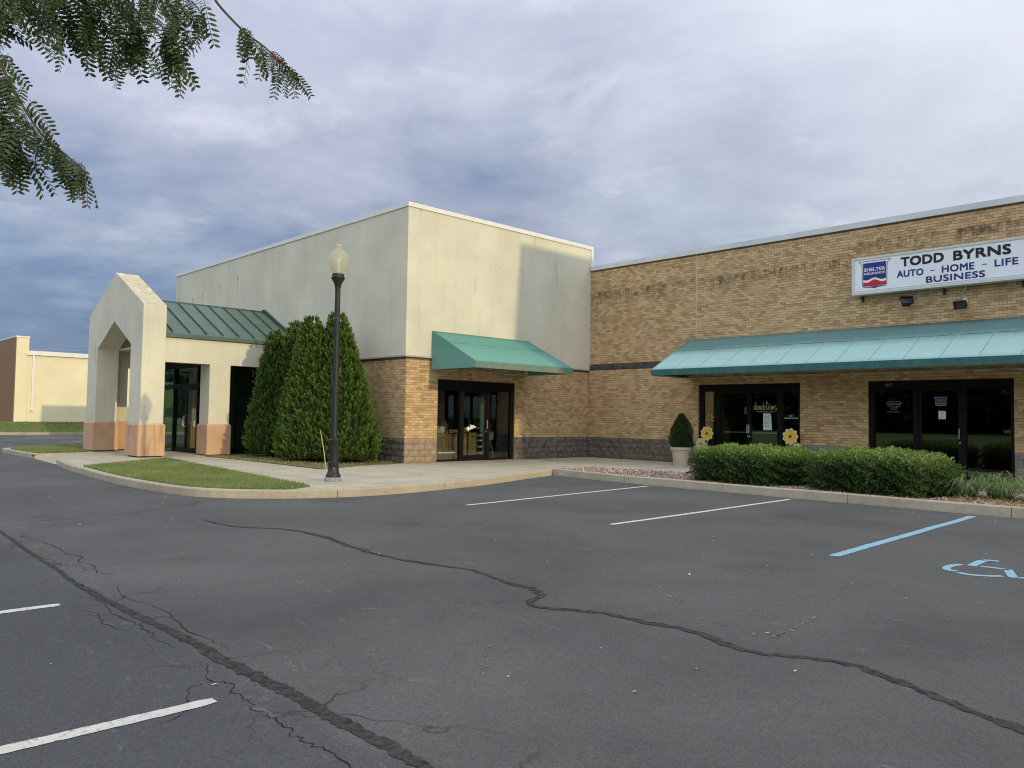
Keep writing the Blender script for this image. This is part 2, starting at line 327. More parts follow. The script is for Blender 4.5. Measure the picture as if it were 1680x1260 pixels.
M['room'] = plain('room_wall', (0.16, 0.17, 0.16), 0.9, 0.1, 0.1); M['carpet'] = plain('dark_carpet', (0.055, 0.055, 0.055), 0.95, 0.1, 0.2, 30)
M['green_wall'] = plain('green_partition', (0.20, 0.34, 0.29), 0.8, 0.2, 0.08)
M['bgwall'] = plain('yellow_painted_wall', (0.80, 0.725, 0.49), 0.85, 0.2, 0.06, 0.6)
M['soil'] = plain('bare_soil', (0.16, 0.125, 0.075), 0.95, 0.1, 0.35, 4)
M['lawn'] = plain('lawn_soil', (0.13, 0.16, 0.058), 0.95, 0.1, 0.35, 2.5)
M['mulch'] = plain('red_mulch', (0.27, 0.19, 0.155), 0.95, 0.1, 0.35, 30)
M['bark'] = plain('bark', (0.10, 0.075, 0.055), 0.9, 0.1, 0.3, 12, bump=0.5)
M['tar'] = plain('crack_tar', (0.050, 0.049, 0.046), 0.9, 0.12, 0.55, 24, bump=0.9)
M['crack'] = plain('open_crack', (0.030, 0.029, 0.027), 0.95, 0.05, 0.3, 9)
def paint_mat(name, c, wear):
    m = N(name, 0.8, 0.25); f = m.noise(30, 5, 0.75); f2 = m.noise(4, 4, 0.6)
    w = m.math('MULTIPLY', m.ramp(f, [(0.52, 0.0), (0.64, 1.0)]), m.ramp(f2, [(0.34, 0.2), (0.66, 1.0)]))
    m.col(m.mix(m.math('MULTIPLY', w, wear), m.mix(f2, tuple(x*0.85 for x in c), c), (0.09, 0.09, 0.088))); m.bump(m.noise(95, 3), 0.4, 0.004); return m.m
M['line_white'] = paint_mat('road_paint_white', (0.66, 0.65, 0.60), 0.8)
M['line_blue'] = paint_mat('road_paint_blue', (0.29, 0.49, 0.62), 0.6)
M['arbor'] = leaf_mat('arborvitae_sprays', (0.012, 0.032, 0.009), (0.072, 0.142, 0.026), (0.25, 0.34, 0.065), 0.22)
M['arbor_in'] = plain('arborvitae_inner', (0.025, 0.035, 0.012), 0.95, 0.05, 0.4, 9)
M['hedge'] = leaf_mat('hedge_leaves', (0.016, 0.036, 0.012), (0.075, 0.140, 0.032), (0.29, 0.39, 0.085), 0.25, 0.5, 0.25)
M['topiary'] = leaf_mat('topiary_leaves', (0.010, 0.030, 0.010), (0.022, 0.060, 0.016), (0.045, 0.10, 0.028), 0.15)
M['grass'] = leaf_mat('grass_blades', (0.105, 0.150, 0.040), (0.185, 0.25, 0.072), (0.37, 0.38, 0.17), 0.3)
M['strap'] = leaf_mat('strap_leaves', (0.055, 0.115, 0.030), (0.135, 0.225, 0.070), (0.32, 0.37, 0.18), 0.3, 0.45)
M['locust'] = leaf_mat('locust_leaves', (0.028, 0.048, 0.016), (0.055, 0.085, 0.028), (0.105, 0.14, 0.055), 0.25, 0.5)
M['locust_red'] = leaf_mat('locust_autumn_leaves', (0.30, 0.07, 0.03), (0.38, 0.12, 0.05), (0.45, 0.2, 0.08), 0.3, 0.5)
M['woods'] = leaf_mat('far_foliage', (0.008, 0.018, 0.006), (0.014, 0.028, 0.009), (0.022, 0.042, 0.014), 0.05)
M['petal'] = plain('yellow_petal_paint', (0.78, 0.55, 0.10), 0.6, 0.3, 0.15, 20)
M['petal_edge'] = plain('cream_petal_edge', (0.82, 0.72, 0.45), 0.6, 0.3, 0.1, 20)
M['brown'] = plain('brown_paint', (0.16, 0.07, 0.02), 0.7, 0.2, 0.15)
M['pot'] = plain('beige_pot', (0.50, 0.44, 0.34), 0.7, 0.3, 0.06)
M['wood'] = plain('pale_wood', (0.62, 0.46, 0.26), 0.8, 0.2, 0.12, 12)
M['flake'] = plain('litter_flakes', (0.55, 0.52, 0.46), 0.9, 0.1, 0.3, 40)
M['bg_brick'] = plain('brown_brick', (0.30, 0.185, 0.11), 0.9, 0.15, 0.25, 14)
M['footing'] = plain('lamp_footing', (0.30, 0.31, 0.31), 0.85, 0.2, 0.25, 14)
def globe_mat():
    m = N('amber_globe', 0.25, 0.5)
    d = m.n.new('ShaderNodeBsdfTranslucent'); d.inputs[0].default_value = (0.86, 0.84, 0.68, 1)
    tr = m.n.new('ShaderNodeBsdfTransparent'); tr.inputs[0].default_value = (0.95, 0.94, 0.84, 1)
    m.col((0.70, 0.67, 0.52))
    a = m.n.new('ShaderNodeMixShader'); a.inputs[0].default_value = 0.5; m.l.new(m.b.outputs[0], a.inputs[1]); m.l.new(d.outputs[0], a.inputs[2])
    b = m.n.new('ShaderNodeMixShader'); b.inputs[0].default_value = 0.55; m.l.new(a.outputs[0], b.inputs[1]); m.l.new(tr.outputs[0], b.inputs[2])
    m.l.new(b.outputs[0], m.out.inputs[0]); return m.m
M['globe'] = globe_mat()
M['bulb'] = plain('lamp_bulb', (0.8, 0.8, 0.76), 0.3, 0.5, 0.02)
M['lens'] = plain('floodlight_lens', (0.035, 0.038, 0.038), 0.25, 0.4, 0.1)

# ------------------------------------------------------------------ mesh helpers
ORG = {}
def org(o): return ORG.get(o.name, (0.0, 0.0, 0.0)) if o is not None else (0.0, 0.0, 0.0)
def tag(o, label=None, cat=None, group=None, kind=None):
    if label: o['label'] = label
    if cat: o['category'] = cat
    if group: o['group'] = group
    if kind: o['kind'] = kind
    return o
def thing(name, loc, label, cat, group=None, kind=None):
    o = bpy.data.objects.new(name, None); o.empty_display_size = 0.2; COL.objects.link(o); o.location = loc; ORG[o.name] = tuple(loc)
    return tag(o, label, cat, group, kind)
def link(name, me, parent=None, at=None):
    """mesh in coordinates relative to AT (world); child of PARENT"""
    o = bpy.data.objects.new(name, me); COL.objects.link(o)
    at = at if at is not None else (0, 0, 0); ORG[o.name] = tuple(at)
    if parent is not None:
        o.parent = parent; p = org(parent); o.location = (at[0]-p[0], at[1]-p[1], at[2]-p[2])
    else: o.location = at
    return o
def smooth(o, ang=40):
    me = o.data
    me.polygons.foreach_set('use_smooth', [True]*len(me.polygons))
    try: me.set_sharp_from_angle(angle=R(ang))
    except Exception: pass
    return o

class MB:
    def __init__(self): self.v = []; self.f = []; self.mi = []
    def add(self, vs, fs, mi=0):
        b = len(self.v); self.v += [tuple(map(float, x)) for x in vs]
        for f in fs: self.f.append(tuple(i+b for i in f)); self.mi.append(mi)
        return self
    def box(self, a, b, mi=0):
        x0, y0, z0 = (min(a[i], b[i]) for i in range(3)); x1, y1, z1 = (max(a[i], b[i]) for i in range(3))
        return self.add([(x0, y0, z0), (x1, y0, z0), (x1, y1, z0), (x0, y1, z0), (x0, y0, z1), (x1, y0, z1), (x1, y1, z1), (x0, y1, z1)],
                        [(0, 3, 2, 1), (4, 5, 6, 7), (0, 1, 5, 4), (1, 2, 6, 5), (2, 3, 7, 6), (3, 0, 4, 7)], mi)
    def quad(self, p, mi=0): return self.add(p, [tuple(range(len(p)))], mi)
    def prism(self, poly, d, mi=0):
        """polygon (3-D points) pushed along vector d"""
        n = len(poly); q = [tuple(p[i]+d[i] for i in range(3)) for p in poly]
        return self.add(list(poly)+q, [tuple(range(n))[::-1], tuple(range(n, 2*n))]+[(i, (i+1) % n, n+(i+1) % n, n+i) for i in range(n)], mi)
    def tube(self, pts, rad, k=8, mi=0, cap=True):
        pts = [Vector(p) for p in pts]; rad = rad if isinstance(rad, (list, tuple)) else [rad]*len(pts)
        rings = []; ref = None
        for i, p in enumerate(pts):
            d = (pts[min(i+1, len(pts)-1)]-pts[max(i-1, 0)]).normalized()
            if ref is None: ref = d.orthogonal().normalized()
            ref = (ref-d*ref.dot(d)).normalized(); s = d.cross(ref)
            rings.append([p+(ref*math.cos(2*math.pi*j/k)+s*math.sin(2*math.pi*j/k))*rad[i] for j in range(k)])
        vs = [v for r_ in rings for v in r_]; fs = []
        for i in range(len(pts)-1):
            for j in range(k): fs.append((i*k+j, i*k+(j+1) % k, (i+1)*k+(j+1) % k, (i+1)*k+j))
        if cap: fs += [tuple(range(k))[::-1], tuple(range((len(pts)-1)*k, len(pts)*k))]
        return self.add(vs, fs, mi)
    def lathe(self, c, prof, k=20, mi=0):
        vs, fs = [], []
        for r_, z in prof:
            for j in range(k): vs.append((c[0]+r_*math.cos(2*math.pi*j/k), c[1]+r_*math.sin(2*math.pi*j/k), c[2]+z))
        for i in range(len(prof)-1):
            for j in range(k): fs.append((i*k+j, i*k+(j+1) % k, (i+1)*k+(j+1) % k, (i+1)*k+j))
        fs += [tuple(range(k))[::-1], tuple(range((len(prof)-1)*k, len(prof)*k))]
        return self.add(vs, fs, mi)
    def build(self, name, mats, parent=None, at=None):
        at = at if at is not None else org(parent)
        me = bpy.data.meshes.new(name)
        me.from_pydata([(x-at[0], y-at[1], z-at[2]) for x, y, z in self.v], [], self.f); 
        for m in (mats if isinstance(mats, (list, tuple)) else [mats]): me.materials.append(m)
        if any(self.mi): me.polygons.foreach_set('material_index', self.mi)
        me.update(); return link(name, me, parent, at)

def fast_mesh(name, V, Q, mat, parent=None, at=None, tint=None):
    """V (n,3) world points, Q (m,k) faces, tint per vertex"""
    at = np.array(at if at is not None else org(parent)); V = np.asarray(V, dtype=np.float64)-at; Q = np.asarray(Q, dtype=np.int32); k = Q.shape[1]
    me = bpy.data.meshes.new(name); me.vertices.add(len(V)); me.vertices.foreach_set('co', V.astype(np.float32).ravel())
    me.loops.add(Q.size); me.loops.foreach_set('vertex_index', Q.ravel())
    me.polygons.add(len(Q)); me.polygons.foreach_set('loop_start', np.arange(0, Q.size, k, dtype=np.int32)); me.polygons.foreach_set('loop_total', np.full(len(Q), k, dtype=np.int32))
    if tint is not None:
        a = me.attributes.new('tint', 'FLOAT', 'POINT'); a.data.foreach_set('value', np.asarray(tint, dtype=np.float32))
    me.materials.append(mat); me.update(calc_edges=True); me.validate(); me.shade_flat(); return link(name, me, parent, tuple(at))

def unit(a): return a/np.maximum(np.linalg.norm(a, axis=-1, keepdims=True), 1e-9)
def leaf_quads(P, A, Nn, L, Wd, bend=0.15):
    """folded diamond leaves: base P, axis A, normal Nn"""
    A = unit(A); Sd = unit(np.cross(A, Nn)); Nn = np.cross(Sd, A); L = L[:, None]; Wd = Wd[:, None]
    mid = P+A*L*0.5+Nn*L*bend
    V = np.stack([P, mid+Sd*Wd*0.5, P+A*L, mid-Sd*Wd*0.5], 1).reshape(-1, 3)
    Q = np.arange(len(V)).reshape(-1, 4); return V, Q
def rvec(n): return unit(rng.normal(size=(n, 3)))

# wall axes: 'Y' faces -Y at y=plane (u = x); 'X' faces +X at x=plane (u = y); d = depth into the wall
def P3(ax, plane, u, d, z): return (u, plane+d, z) if ax == 'Y' else (plane-d, u, z)
def abox(mb, ax, plane, u0, u1, d0, d1, z0, z1, mi=0): return mb.box(P3(ax, plane, u0, d0, z0), P3(ax, plane, u1, d1, z1), mi)
def wall(mb, ax, plane, u0, u1, z0, z1, holes, th, mi=0):
    us = sorted({u0, u1, *[x for hl in holes for x in hl[:2] if u0 < x < u1]}); zs = sorted({z0, z1, *[x for hl in holes for x in hl[2:] if z0 < x < z1]})
    solid = lambda i, j: 0 <= i < len(us)-1 and 0 <= j < len(zs)-1 and not any(hl[0]-1e-6 <= us[i] and us[i+1] <= hl[1]+1e-6 and hl[2]-1e-6 <= zs[j] and zs[j+1] <= hl[3]+1e-6 for hl in holes)
    for i in range(len(us)-1):
        for j in range(len(zs)-1):
            if not solid(i, j): continue
            a, b, c, e = us[i], us[i+1], zs[j], zs[j+1]
            for d in (0, th): mb.quad([P3(ax, plane, a, d, c), P3(ax, plane, b, d, c), P3(ax, plane, b, d, e), P3(ax, plane, a, d, e)], mi)
            for ok, q in ((solid(i-1, j), ((a, c), (a, e))), (solid(i+1, j), ((b, c), (b, e))), (solid(i, j-1), ((a, c), (b, c))), (solid(i, j+1), ((a, e), (b, e)))):
                if not ok:
                    (p, q0), (r_, s) = q; mb.quad([P3(ax, plane, p, 0, q0), P3(ax, plane, r_, 0, s), P3(ax, plane, r_, th, s), P3(ax, plane, p, th, q0)], mi)

def text(body, name, ax, plane, u0, u1, z0, z1, mat, parent=None, bold=0.0, d=-0.004, spacing=1.0):
    """lettering fitted to a box; BOLD (share of the height) thickens the strokes by stacking shifted outlines"""
    c = bpy.data.curves.new(name, 'FONT'); c.body = body; c.space_character = spacing; c.resolution_u = 3
    o = bpy.data.objects.new(name, c); COL.objects.link(o); dg = bpy.context.evaluated_depsgraph_get()
    me = bpy.data.meshes.new_from_object(o.evaluated_get(dg)); bpy.data.objects.remove(o); bpy.data.curves.remove(c)
    n = len(me.vertices); co = np.zeros(n*3); me.vertices.foreach_get('co', co); co = co.reshape(-1, 3); F = [tuple(p.vertices) for p in me.polygons]; bpy.data.meshes.remove(me)
    lo, hi = co.min(0), co.max(0); at = org(parent); s = bold*(z1-z0); mb = MB()
    uu = u0+s+(co[:, 0]-lo[0])/(hi[0]-lo[0])*(u1-u0-2*s); zz = z0+s+(co[:, 1]-lo[1])/(hi[1]-lo[1])*(z1-z0-2*s)
    for k, (a, b) in enumerate([(0, 0)] if not bold else [(-1, -1), (1, -1), (1, 1), (-1, 1), (0, 0)]):
        mb.add([P3(ax, plane, p+a*s, d-0.0004*k, q+b*s) for p, q in zip(uu, zz)], F)
    return mb.build(name, mat, parent)
def flat_poly(name, ax, plane, pts, mat, parent, d=-0.004):
    return MB().quad([P3(ax, plane, u, d, z) for u, z in pts]).build(name, mat, parent)
def stroke(mb, pts, w, P, mi=0):
    """flat ribbon through 2-D points; P maps (a, b) to 3-D"""
    pts = [np.array(p, float) for p in pts]; L, Rr = [], []
    for i, p in enumerate(pts):
        d = pts[min(i+1, len(pts)-1)]-pts[max(i-1, 0)]; d = d/max(np.linalg.norm(d), 1e-9); n = np.array([-d[1], d[0]])
        ww = w[i] if isinstance(w, (list, tuple, np.ndarray)) else w
        L.append(P(*(p+n*ww/2))); Rr.append(P(*(p-n*ww/2)))
    k = len(pts); mb.add(L+Rr, [(i, i+1, k+i+1, k+i) for i in range(k-1)], mi)
def catmull(pts, n=6):
    pts = [np.array(p, float) for p in pts]; P = [2*pts[0]-pts[1]]+pts+[2*pts[-1]-pts[-2]]; out = []
    for i in range(1, len(P)-2):
        for s in range(n):
            t = s/n; a, b, c, d = P[i-1:i+3]
            out.append(0.5*((2*b)+(c-a)*t+(2*a-5*b+4*c-d)*t*t+(3*b-a-3*c+d)*t**3))
    return out+[pts[-1]]
def clip_rect(poly, x0, y0, x1, y1):
    def cut(P, f, inter):
        out = []
        for i in range(len(P)):
            a, b = P[i-1], P[i]
            if f(b):
                if not f(a): out.append(inter(a, b))
                out.append(b)
            elif f(a): out.append(inter(a, b))
        return out
    def ix(x): return lambda a, b: (x, a[1]+(b[1]-a[1])*(x-a[0])/(b[0]-a[0]))
    def iy(y): return lambda a, b: (a[0]+(b[0]-a[0])*(y-a[1])/(b[1]-a[1]), y)
    P = list(poly)
    for f, g in ((lambda p: p[0] >= x0, ix(x0)), (lambda p: p[0] <= x1, ix(x1)), (lambda p: p[1] >= y0, iy(y0)), (lambda p: p[1] <= y1, iy(y1))):
        if not P: return []
        P = cut(P, f, g)
    return P
def area(P): return 0.5*sum(P[i-1][0]*P[i][1]-P[i][0]*P[i-1][1] for i in range(len(P)))
def in_poly(X, Y, poly):
    ins = np.zeros(len(X), bool); n = len(poly)
    for i in range(n):
        (xa, ya), (xb, yb) = poly[i-1], poly[i]
        c = ((ya > Y) != (yb > Y)) & (X < (xb-xa)*(Y-ya)/(yb-ya+1e-12)+xa); ins ^= c
    return ins
def scatter(poly, n):
    p = np.array(poly); lo, hi = p.min(0), p.max(0); X = rng.uniform(lo[0], hi[0], n*3); Y = rng.uniform(lo[1], hi[1], n*3)
    k = in_poly(X, Y, poly); return X[k][:n], Y[k][:n]

# ------------------------------------------------------------------ ground
ZA = -0.15
D = 8.937                                        # brick shop front stands at y = D
tag(MB().quad([(-900, -900, -0.42), (900, -900, -0.42), (900, 900, -0.42), (-900, 900, -0.42)]).build('ground', M['lawn']), kind='structure')
tag(MB().box((-39.4, -18.6, -0.40), (60, 45, ZA)).build('parking_lot', M['asphalt']), kind='structure')

RAMP0, RAMP1 = (-10.44, -7.88), (-6.60, -8.12)
front_r = catmull([(-6.60, -8.12), (-4.2, -8.45), (-1.1, -8.69), (1.5, -8.80), (3.99, -8.65), (5.07, -8.35), (5.81, -7.70), (6.29, -6.92), (6.60, -5.73), (6.50, -4.15), (5.95, -1.78), (5.22, 0.20), (4.62, 1.95)])
front_l = catmull([(-21.5, 12.0), (-21.0, 2.0), (-19.6, -2.6), (-17.6, -5.6), (-16.1, -7.3), (-15.2, -7.85), (-14.2, -7.95), (-10.44, -7.88)])
kerb_e = catmull([(4.62, 1.95), (6.4, 1.70), (8.25, 1.56), (12.0, 1.50), (16.5, 1.50), (28.0, 1.50)])
outline = [tuple(p) for p in front_l]+[(-10.44, -6.6), (-6.60, -6.7)]+[tuple(p) for p in front_r]+[tuple(p) for p in kerb_e[1:]]+[(28.0, 12.0)]
walk = MB().prism([(x, y, -0.16) for x, y in outline], (0, 0, 0.135)).build('sidewalk', M['joint']); tag(walk, kind='structure')
G = 0.008
ins = [(x, y) for x, y in outline]
def add_slab(x0, y0, x1, y1, tz, depth=0):
    """the part of one paving square that lies inside the kerb line"""
    P = clip_rect(ins, x0, y0, x1, y1)
    if len(P) < 3 or abs(area(P)) < 0.003: return
    mids = np.array([((p[0]+q[0])/2, (p[1]+q[1])/2) for p, q in zip(P, P[1:]+P[:1]) if abs(p[0]-q[0])+abs(p[1]-q[1]) > 0.02]); c = mids.mean(0); probe = mids+(c-mids)*0.0
    inside = in_poly(probe[:, 0], probe[:, 1], ins); near = np.array([min(np.hypot(*(np.clip(((m-np.array(a))@(np.array(b)-np.array(a)))/max((np.array(b)-np.array(a))@(np.array(b)-np.array(a)), 1e-9), 0, 1)*(np.array(b)-np.array(a))+np.array(a)-m)) for a, b in zip(ins, ins[1:]+ins[:1])) < 0.004 for m in mids])
    if (~inside & ~near).any():                       # a stray bridge outside the outline: cut the square finer
        if depth < 4:
            if x1-x0 > y1-y0: xm = (x0+x1)/2; add_slab(x0, y0, xm, y1, tz, depth+1); add_slab(xm, y0, x1, y1, tz, depth+1)
            else: ym = (y0+y1)/2; add_slab(x0, y0, x1, ym, tz, depth+1); add_slab(x0, ym, x1, y1, tz, depth+1)
        return
    if area(P) < 0: P = P[::-1]
    MB().prism([(x, y, -0.024) for x, y in P], (0, 0, 0.022+tz)).build('slab', M['concrete'], walk)
gx = np.arange(-21.6, 28.1, 1.52); gy = [-8.9, -7.35, -5.75, -3.9, -2.4, -0.9, 0.62, 2.14, 3.66, 5.18, 6.8, 8.92]
blocked = lambda cx, cy: (-19.4 < cx < -0.4 and cy > 0.4)
for i in range(len(gx)-1):
    for j in range(len(gy)-1):
        if blocked((gx[i]+gx[i+1])/2, (gy[j]+gy[j+1])/2) or gx[i] > 17.5: continue
        add_slab(gx[i]+G, gy[j]+G, gx[i+1]-G, gy[j+1]-G, rng.uniform(-0.002, 0.002))
MB().add([(-10.44, -7.88, ZA+0.006), (-6.60, -8.12, ZA+0.006), (-6.60, -6.7, -0.003), (-10.44, -6.6, -0.003), (-10.44, -7.88, ZA-.1), (-6.60, -8.12, ZA-.1), (-6.60, -6.7, -.2), (-10.44, -6.6, -.2)],
         [(0, 1, 2, 3), (4, 7, 6, 5), (0, 4, 5, 1), (1, 5, 6, 2), (2, 6, 7, 3), (3, 7, 4, 0)]).build('ramp_slab', M['concrete'], walk)

kerb = tag(thing('kerb', (0, 0, 0), None, None), kind='structure'); kerb['kind'] = 'structure'
def kerb_run(line, top, w=0.16, seg=3.0, taper0=False, taper1=False, proud=0.01):
    line = [np.array(p) for p in line]; acc = [0.0]
    for a, b in zip(line, line[1:]): acc.append(acc[-1]+np.linalg.norm(b-a))
    tot = acc[-1]; nseg = max(1, round(tot/seg))
    def at(s):
        s = min(max(s, 0), tot-1e-6); k = max(i for i in range(len(acc)) if acc[i] <= s); k = min(k, len(line)-2)
        t = (s-acc[k])/(acc[k+1]-acc[k]); p = line[k]*(1-t)+line[k+1]*t
        k0, k1 = max(k-1, 0), min(k+2, len(line)-1); d = line[k1]-line[k0]; d = d/np.linalg.norm(d); return p, np.array([-d[1], d[0]])
    for q in range(nseg):
        s0, s1 = tot*q/nseg+0.006, tot*(q+1)/nseg-0.006; m = 8; mb = MB(); V = []
        for i in range(m+1):
            s = s0+(s1-s0)*i/m; p, n = at(s); tz = top+0.003*math.sin(s*1.7)
            if taper0: tz = min(tz, ZA+0.02+(s/0.12)*(top-ZA-0.02))
            if taper1: tz = min(tz, ZA+0.02+((tot-s)/0.12)*(top-ZA-0.02))
            for off, z in ((-proud-0.012, -0.35), (-proud-0.012, ZA+0.03), (-proud, tz-0.02), (-proud+0.02, tz), (w, tz), (w, -0.35)):
                V.append((p[0]+n[0]*off, p[1]+n[1]*off, z))
        F = [tuple(range(6))[::-1], tuple(range(6*m, 6*m+6))]
        for i in range(m):
            for j in range(5): F.append((i*6+j, i*6+j+1, i*6+6+j+1, i*6+6+j))
        mb.add(V, F).build('kerb_stone', M['kerb'], kerb)
kerb_run(front_l, 0.012, taper1=True); kerb_run(front_r, 0.012, taper0=True); kerb_run(kerb_e, 0.042, proud=0.015)

for x0, x1, y0 in ((-10.62, -10.435, -7.86), (-6.605, -6.42, -8.08)):
    MB().add([(x0, y0, -.3), (x1, y0, -.3), (x1, -6.55, -.3), (x0, -6.55, -.3), (x0, y0, -.06), (x1, y0, -.06), (x1, -6.55, .008), (x0, -6.55, .008), (x0, y0+.35, .008), (x1, y0+.35, .008)],
             [(0, 1, 5, 4), (4, 5, 9, 8), (8, 9, 6, 7), (1, 2, 6, 9, 5), (3, 0, 4, 8, 7), (2, 3, 7, 6), (3, 2, 1, 0)]).build('kerb_stone', M['kerb'], kerb)
# planting areas: thin soil layers on the platform
lawn_a = [(-2.9, -8.38), (-5.7, -5.15), (-3.5, -5.45), (-0.8, -5.72), (2.0, -6.02), (5.6, -6.42), (5.92, -7.1), (5.55, -7.62), (4.93, -8.12), (3.9, -8.44), (1.5, -8.60), (-1.1, -8.49)]
lawn_b = [(-14.2, -7.72), (-10.75, -7.66), (-11.2, -5.95), (-12.85, -5.75), (-12.95, -0.1), (-20.4, -0.1), (-19.2, -2.8), (-17.3, -5.5), (-15.95, -7.1), (-15.15, -7.62)]
bed = [(-6.55, -3.58), (-3, -3.50), (1.05, -3.55), (0.75, -2.7), (0.35, -1.8), (0.03, -0.1), (-6.55, -0.1)]
mulch = [(4.62, 2.14)]+[(p[0], p[1]+0.18) for p in kerb_e[4:]]+[(28, 4.35), (8.2, 4.35), (6.0, 4.2), (4.5, 3.95)]
for nm, pl, mt, z in (('lawn', lawn_a, 'lawn', 0.012), ('lawn', lawn_b, 'lawn', 0.012), ('planting_bed', bed, 'soil', 0.016), ('planting_bed', mulch, 'mulch', 0.03)):
    tag(MB().prism([(x, y, -0.02) for x, y in pl], (0, 0, z+0.02)).build(nm, M[mt]), kind='structure')
# the far lawn climbing to the yellow building, and the lawn behind the lot
tag(MB().add([(-39.4, -30, ZA-.02), (-39.4, 60, ZA-.02), (-39.4, -30, 0.02), (-39.4, 60, 0.02), (-41.9, -30, 0.68), (-41.9, 60, 0.68), (-140, -30, 0.9), (-140, 60, 0.9)],
             [(0, 1, 3, 2), (2, 3, 5, 4), (4, 5, 7, 6)]).build('lawn', M['lawn']), kind='structure')
for q in range(14):
    MB().box((-39.55, -17+q*3.0+0.01, -0.3), (-39.35, -14.01+q*3.0, 0.03)).build('kerb_stone', M['kerb'], kerb)
tag(MB().add([(-60, -18.75, 0), (80, -18.75, 0), (80, -95, 0.5), (-60, -95, 0.5), (-60, -18.75, -.3), (80, -18.75, -.3)], [(0, 3, 2, 1), (0, 1, 5, 4)]).build('lawn', M['lawn']), kind='structure')
for q in range(18):
    MB().box((-27+q*3.0+0.01, -18.76, -0.3), (-24.01+q*3.0, -18.58, 0.012)).build('kerb_stone', M['kerb'], kerb)

def grass(name, poly, n, hmin, hmax, z, tlo=0.1, thi=1.0, patch=True):
    X, Y = scatter(poly, n); n = len(X); Pp = np.stack([X, Y, np.full(n, z)], 1)
    A = unit(np.stack([rng.normal(0, .45, n), rng.normal(0, .45, n), np.ones(n)], 1)); L = rng.uniform(hmin, hmax, n)
    Sd = rvec(n); Sd[:, 2] = 0; Sd = unit(Sd); w = rng.uniform(.006, .013, n)[:, None]
    lean = unit(rvec(n)*np.array([1, 1, 0.01]))*(L*0.35)[:, None]
    V = np.stack([Pp-Sd*w, Pp+Sd*w, Pp+A*L[:, None]+lean], 1).reshape(-1, 3)
    t = rng.uniform(tlo, thi, n)*0.7+0.3*(0.5+0.5*np.sin(X*2.1+np.sin(Y*3.0))*np.cos(Y*1.7+X))
    return tag(fast_mesh(name, V, np.arange(3*n).reshape(-1, 3), M['grass'], tint=np.repeat(t, 3)), kind='stuff')
grass('grass', lawn_a, 42000, 0.035, 0.085, 0.01)
grass('grass', lawn_b, 22000, 0.05, 0.11, 0.01)
grass('grass', bed, 5200, 0.03, 0.09, 0.012, 0.3, 1.2)
def far_grass():
    n = 26000; X = rng.uniform(-41.9, -39.6, n); Y = rng.uniform(-9, 16, n); z = 0.02+(-39.4-X)/2.5*0.66
    L = rng.uniform(0.04, 0.10, n); w = 0.02; a = rng.uniform(0, 6.28, n); S2 = np.stack([np.cos(a), np.sin(a), 0*a], 1)*w
    Pp = np.stack([X, Y, z-0.01], 1); V = np.stack([Pp-S2, Pp+S2, Pp+np.stack([rng.normal(0, .03, n), rng.normal(0, .03, n), L], 1)], 1).reshape(-1, 3)
    tag(fast_mesh('grass', V, np.arange(3*n).reshape(-1, 3), M['grass'], tint=np.repeat(rng.uniform(0, .9, n), 3)), kind='stuff')
far_grass()
def stones(name, poly, n, z, smin, smax, mat):
    X, Y = scatter(poly, n); n = len(X); s = rng.uniform(smin, smax, n)[:, None, None]
    base = np.array([(1, 0, 0), (0, 1, 0), (-1, 0, 0), (0, -1, 0), (0, 0, 0.8), (0, 0, -0.5)])[None]
    V = base*s*rng.uniform(0.5, 1.3, (n, 6, 3)); a = rng.uniform(0, 6.28, n); c, s_ = np.cos(a)[:, None], np.sin(a)[:, None]
    V = np.stack([V[..., 0]*c-V[..., 1]*s_, V[..., 0]*s_+V[..., 1]*c, V[..., 2]], -1)+np.stack([X, Y, np.full(n, z)], 1)[:, None]
    T = np.array([(0, 1, 4), (1, 2, 4), (2, 3, 4), (3, 0, 4), (1, 0, 5), (2, 1, 5), (3, 2, 5), (0, 3, 5)])
    Q = (T[None]+(np.arange(n)*6)[:, None, None]).reshape(-1, 3)
    return tag(fast_mesh(name, V.reshape(-1, 3), Q, mat, tint=np.repeat(rng.uniform(0, 1, n), 6)), kind='stuff')
M['lava'] = leaf_mat('lava_rock', (0.15, 0.09, 0.075), (0.36, 0.24, 0.20), (0.62, 0.52, 0.46), 0.0, 0.95, 0.1)
stones('lava_rock', [(4.7, 2.2), (8.4, 1.8), (17, 1.75), (17, 4.2), (8.2, 4.2), (6.0, 4.1), (4.6, 3.8)], 6500, 0.035, 0.012, 0.036, M['lava'])

# ------------------------------------------------------------------ painted marks, tar seams, cracks
ZP = ZA+0.004
def gp(z): return lambda a, b: (a, b, z)
def marking(name, pts, w, mat, label, group=None, cat='road marking'):
    mb = MB(); P = gp(ZP)
    a, b = np.array(pts[0]), np.array(pts[-1]); k = 170; nn = np.array([-(b-a)[1], (b-a)[0]])/np.linalg.norm(b-a)
    sw = np.convolve(rng.normal(0, 1, k+41), np.ones(21)/21, 'valid'); line = [a+(b-a)*i/k+nn*sw[i]*w*.16 for i in range(k+1)]
    ww = [w*(1+rng.uniform(-.07, .07))*min(1, .72+.28*min(i, k-i)/2) for i in range(k+1)]
    stroke(mb, line, ww, P); return tag(mb.build(name, mat), label, cat, group)
marking('parking_line', [(9.08, -5.14), (8.5, 1.30)], 0.10, M['line_white'], 'white parking line that ends at the kerb beside the reddish lava rock bed', 'white parking lines')
marking('parking_line', [(12.46, -5.06), (12.27, 1.18)], 0.10, M['line_white'], 'white parking line that ends at the kerb below the gap between the two hedges', 'white parking lines')
marking('parking_line', [(15.83, -12.80), (15.80, -18.3)], 0.105, M['line_white'], 'long white parking line lying next to the wide tar seam in the lower corner', 'white parking lines')
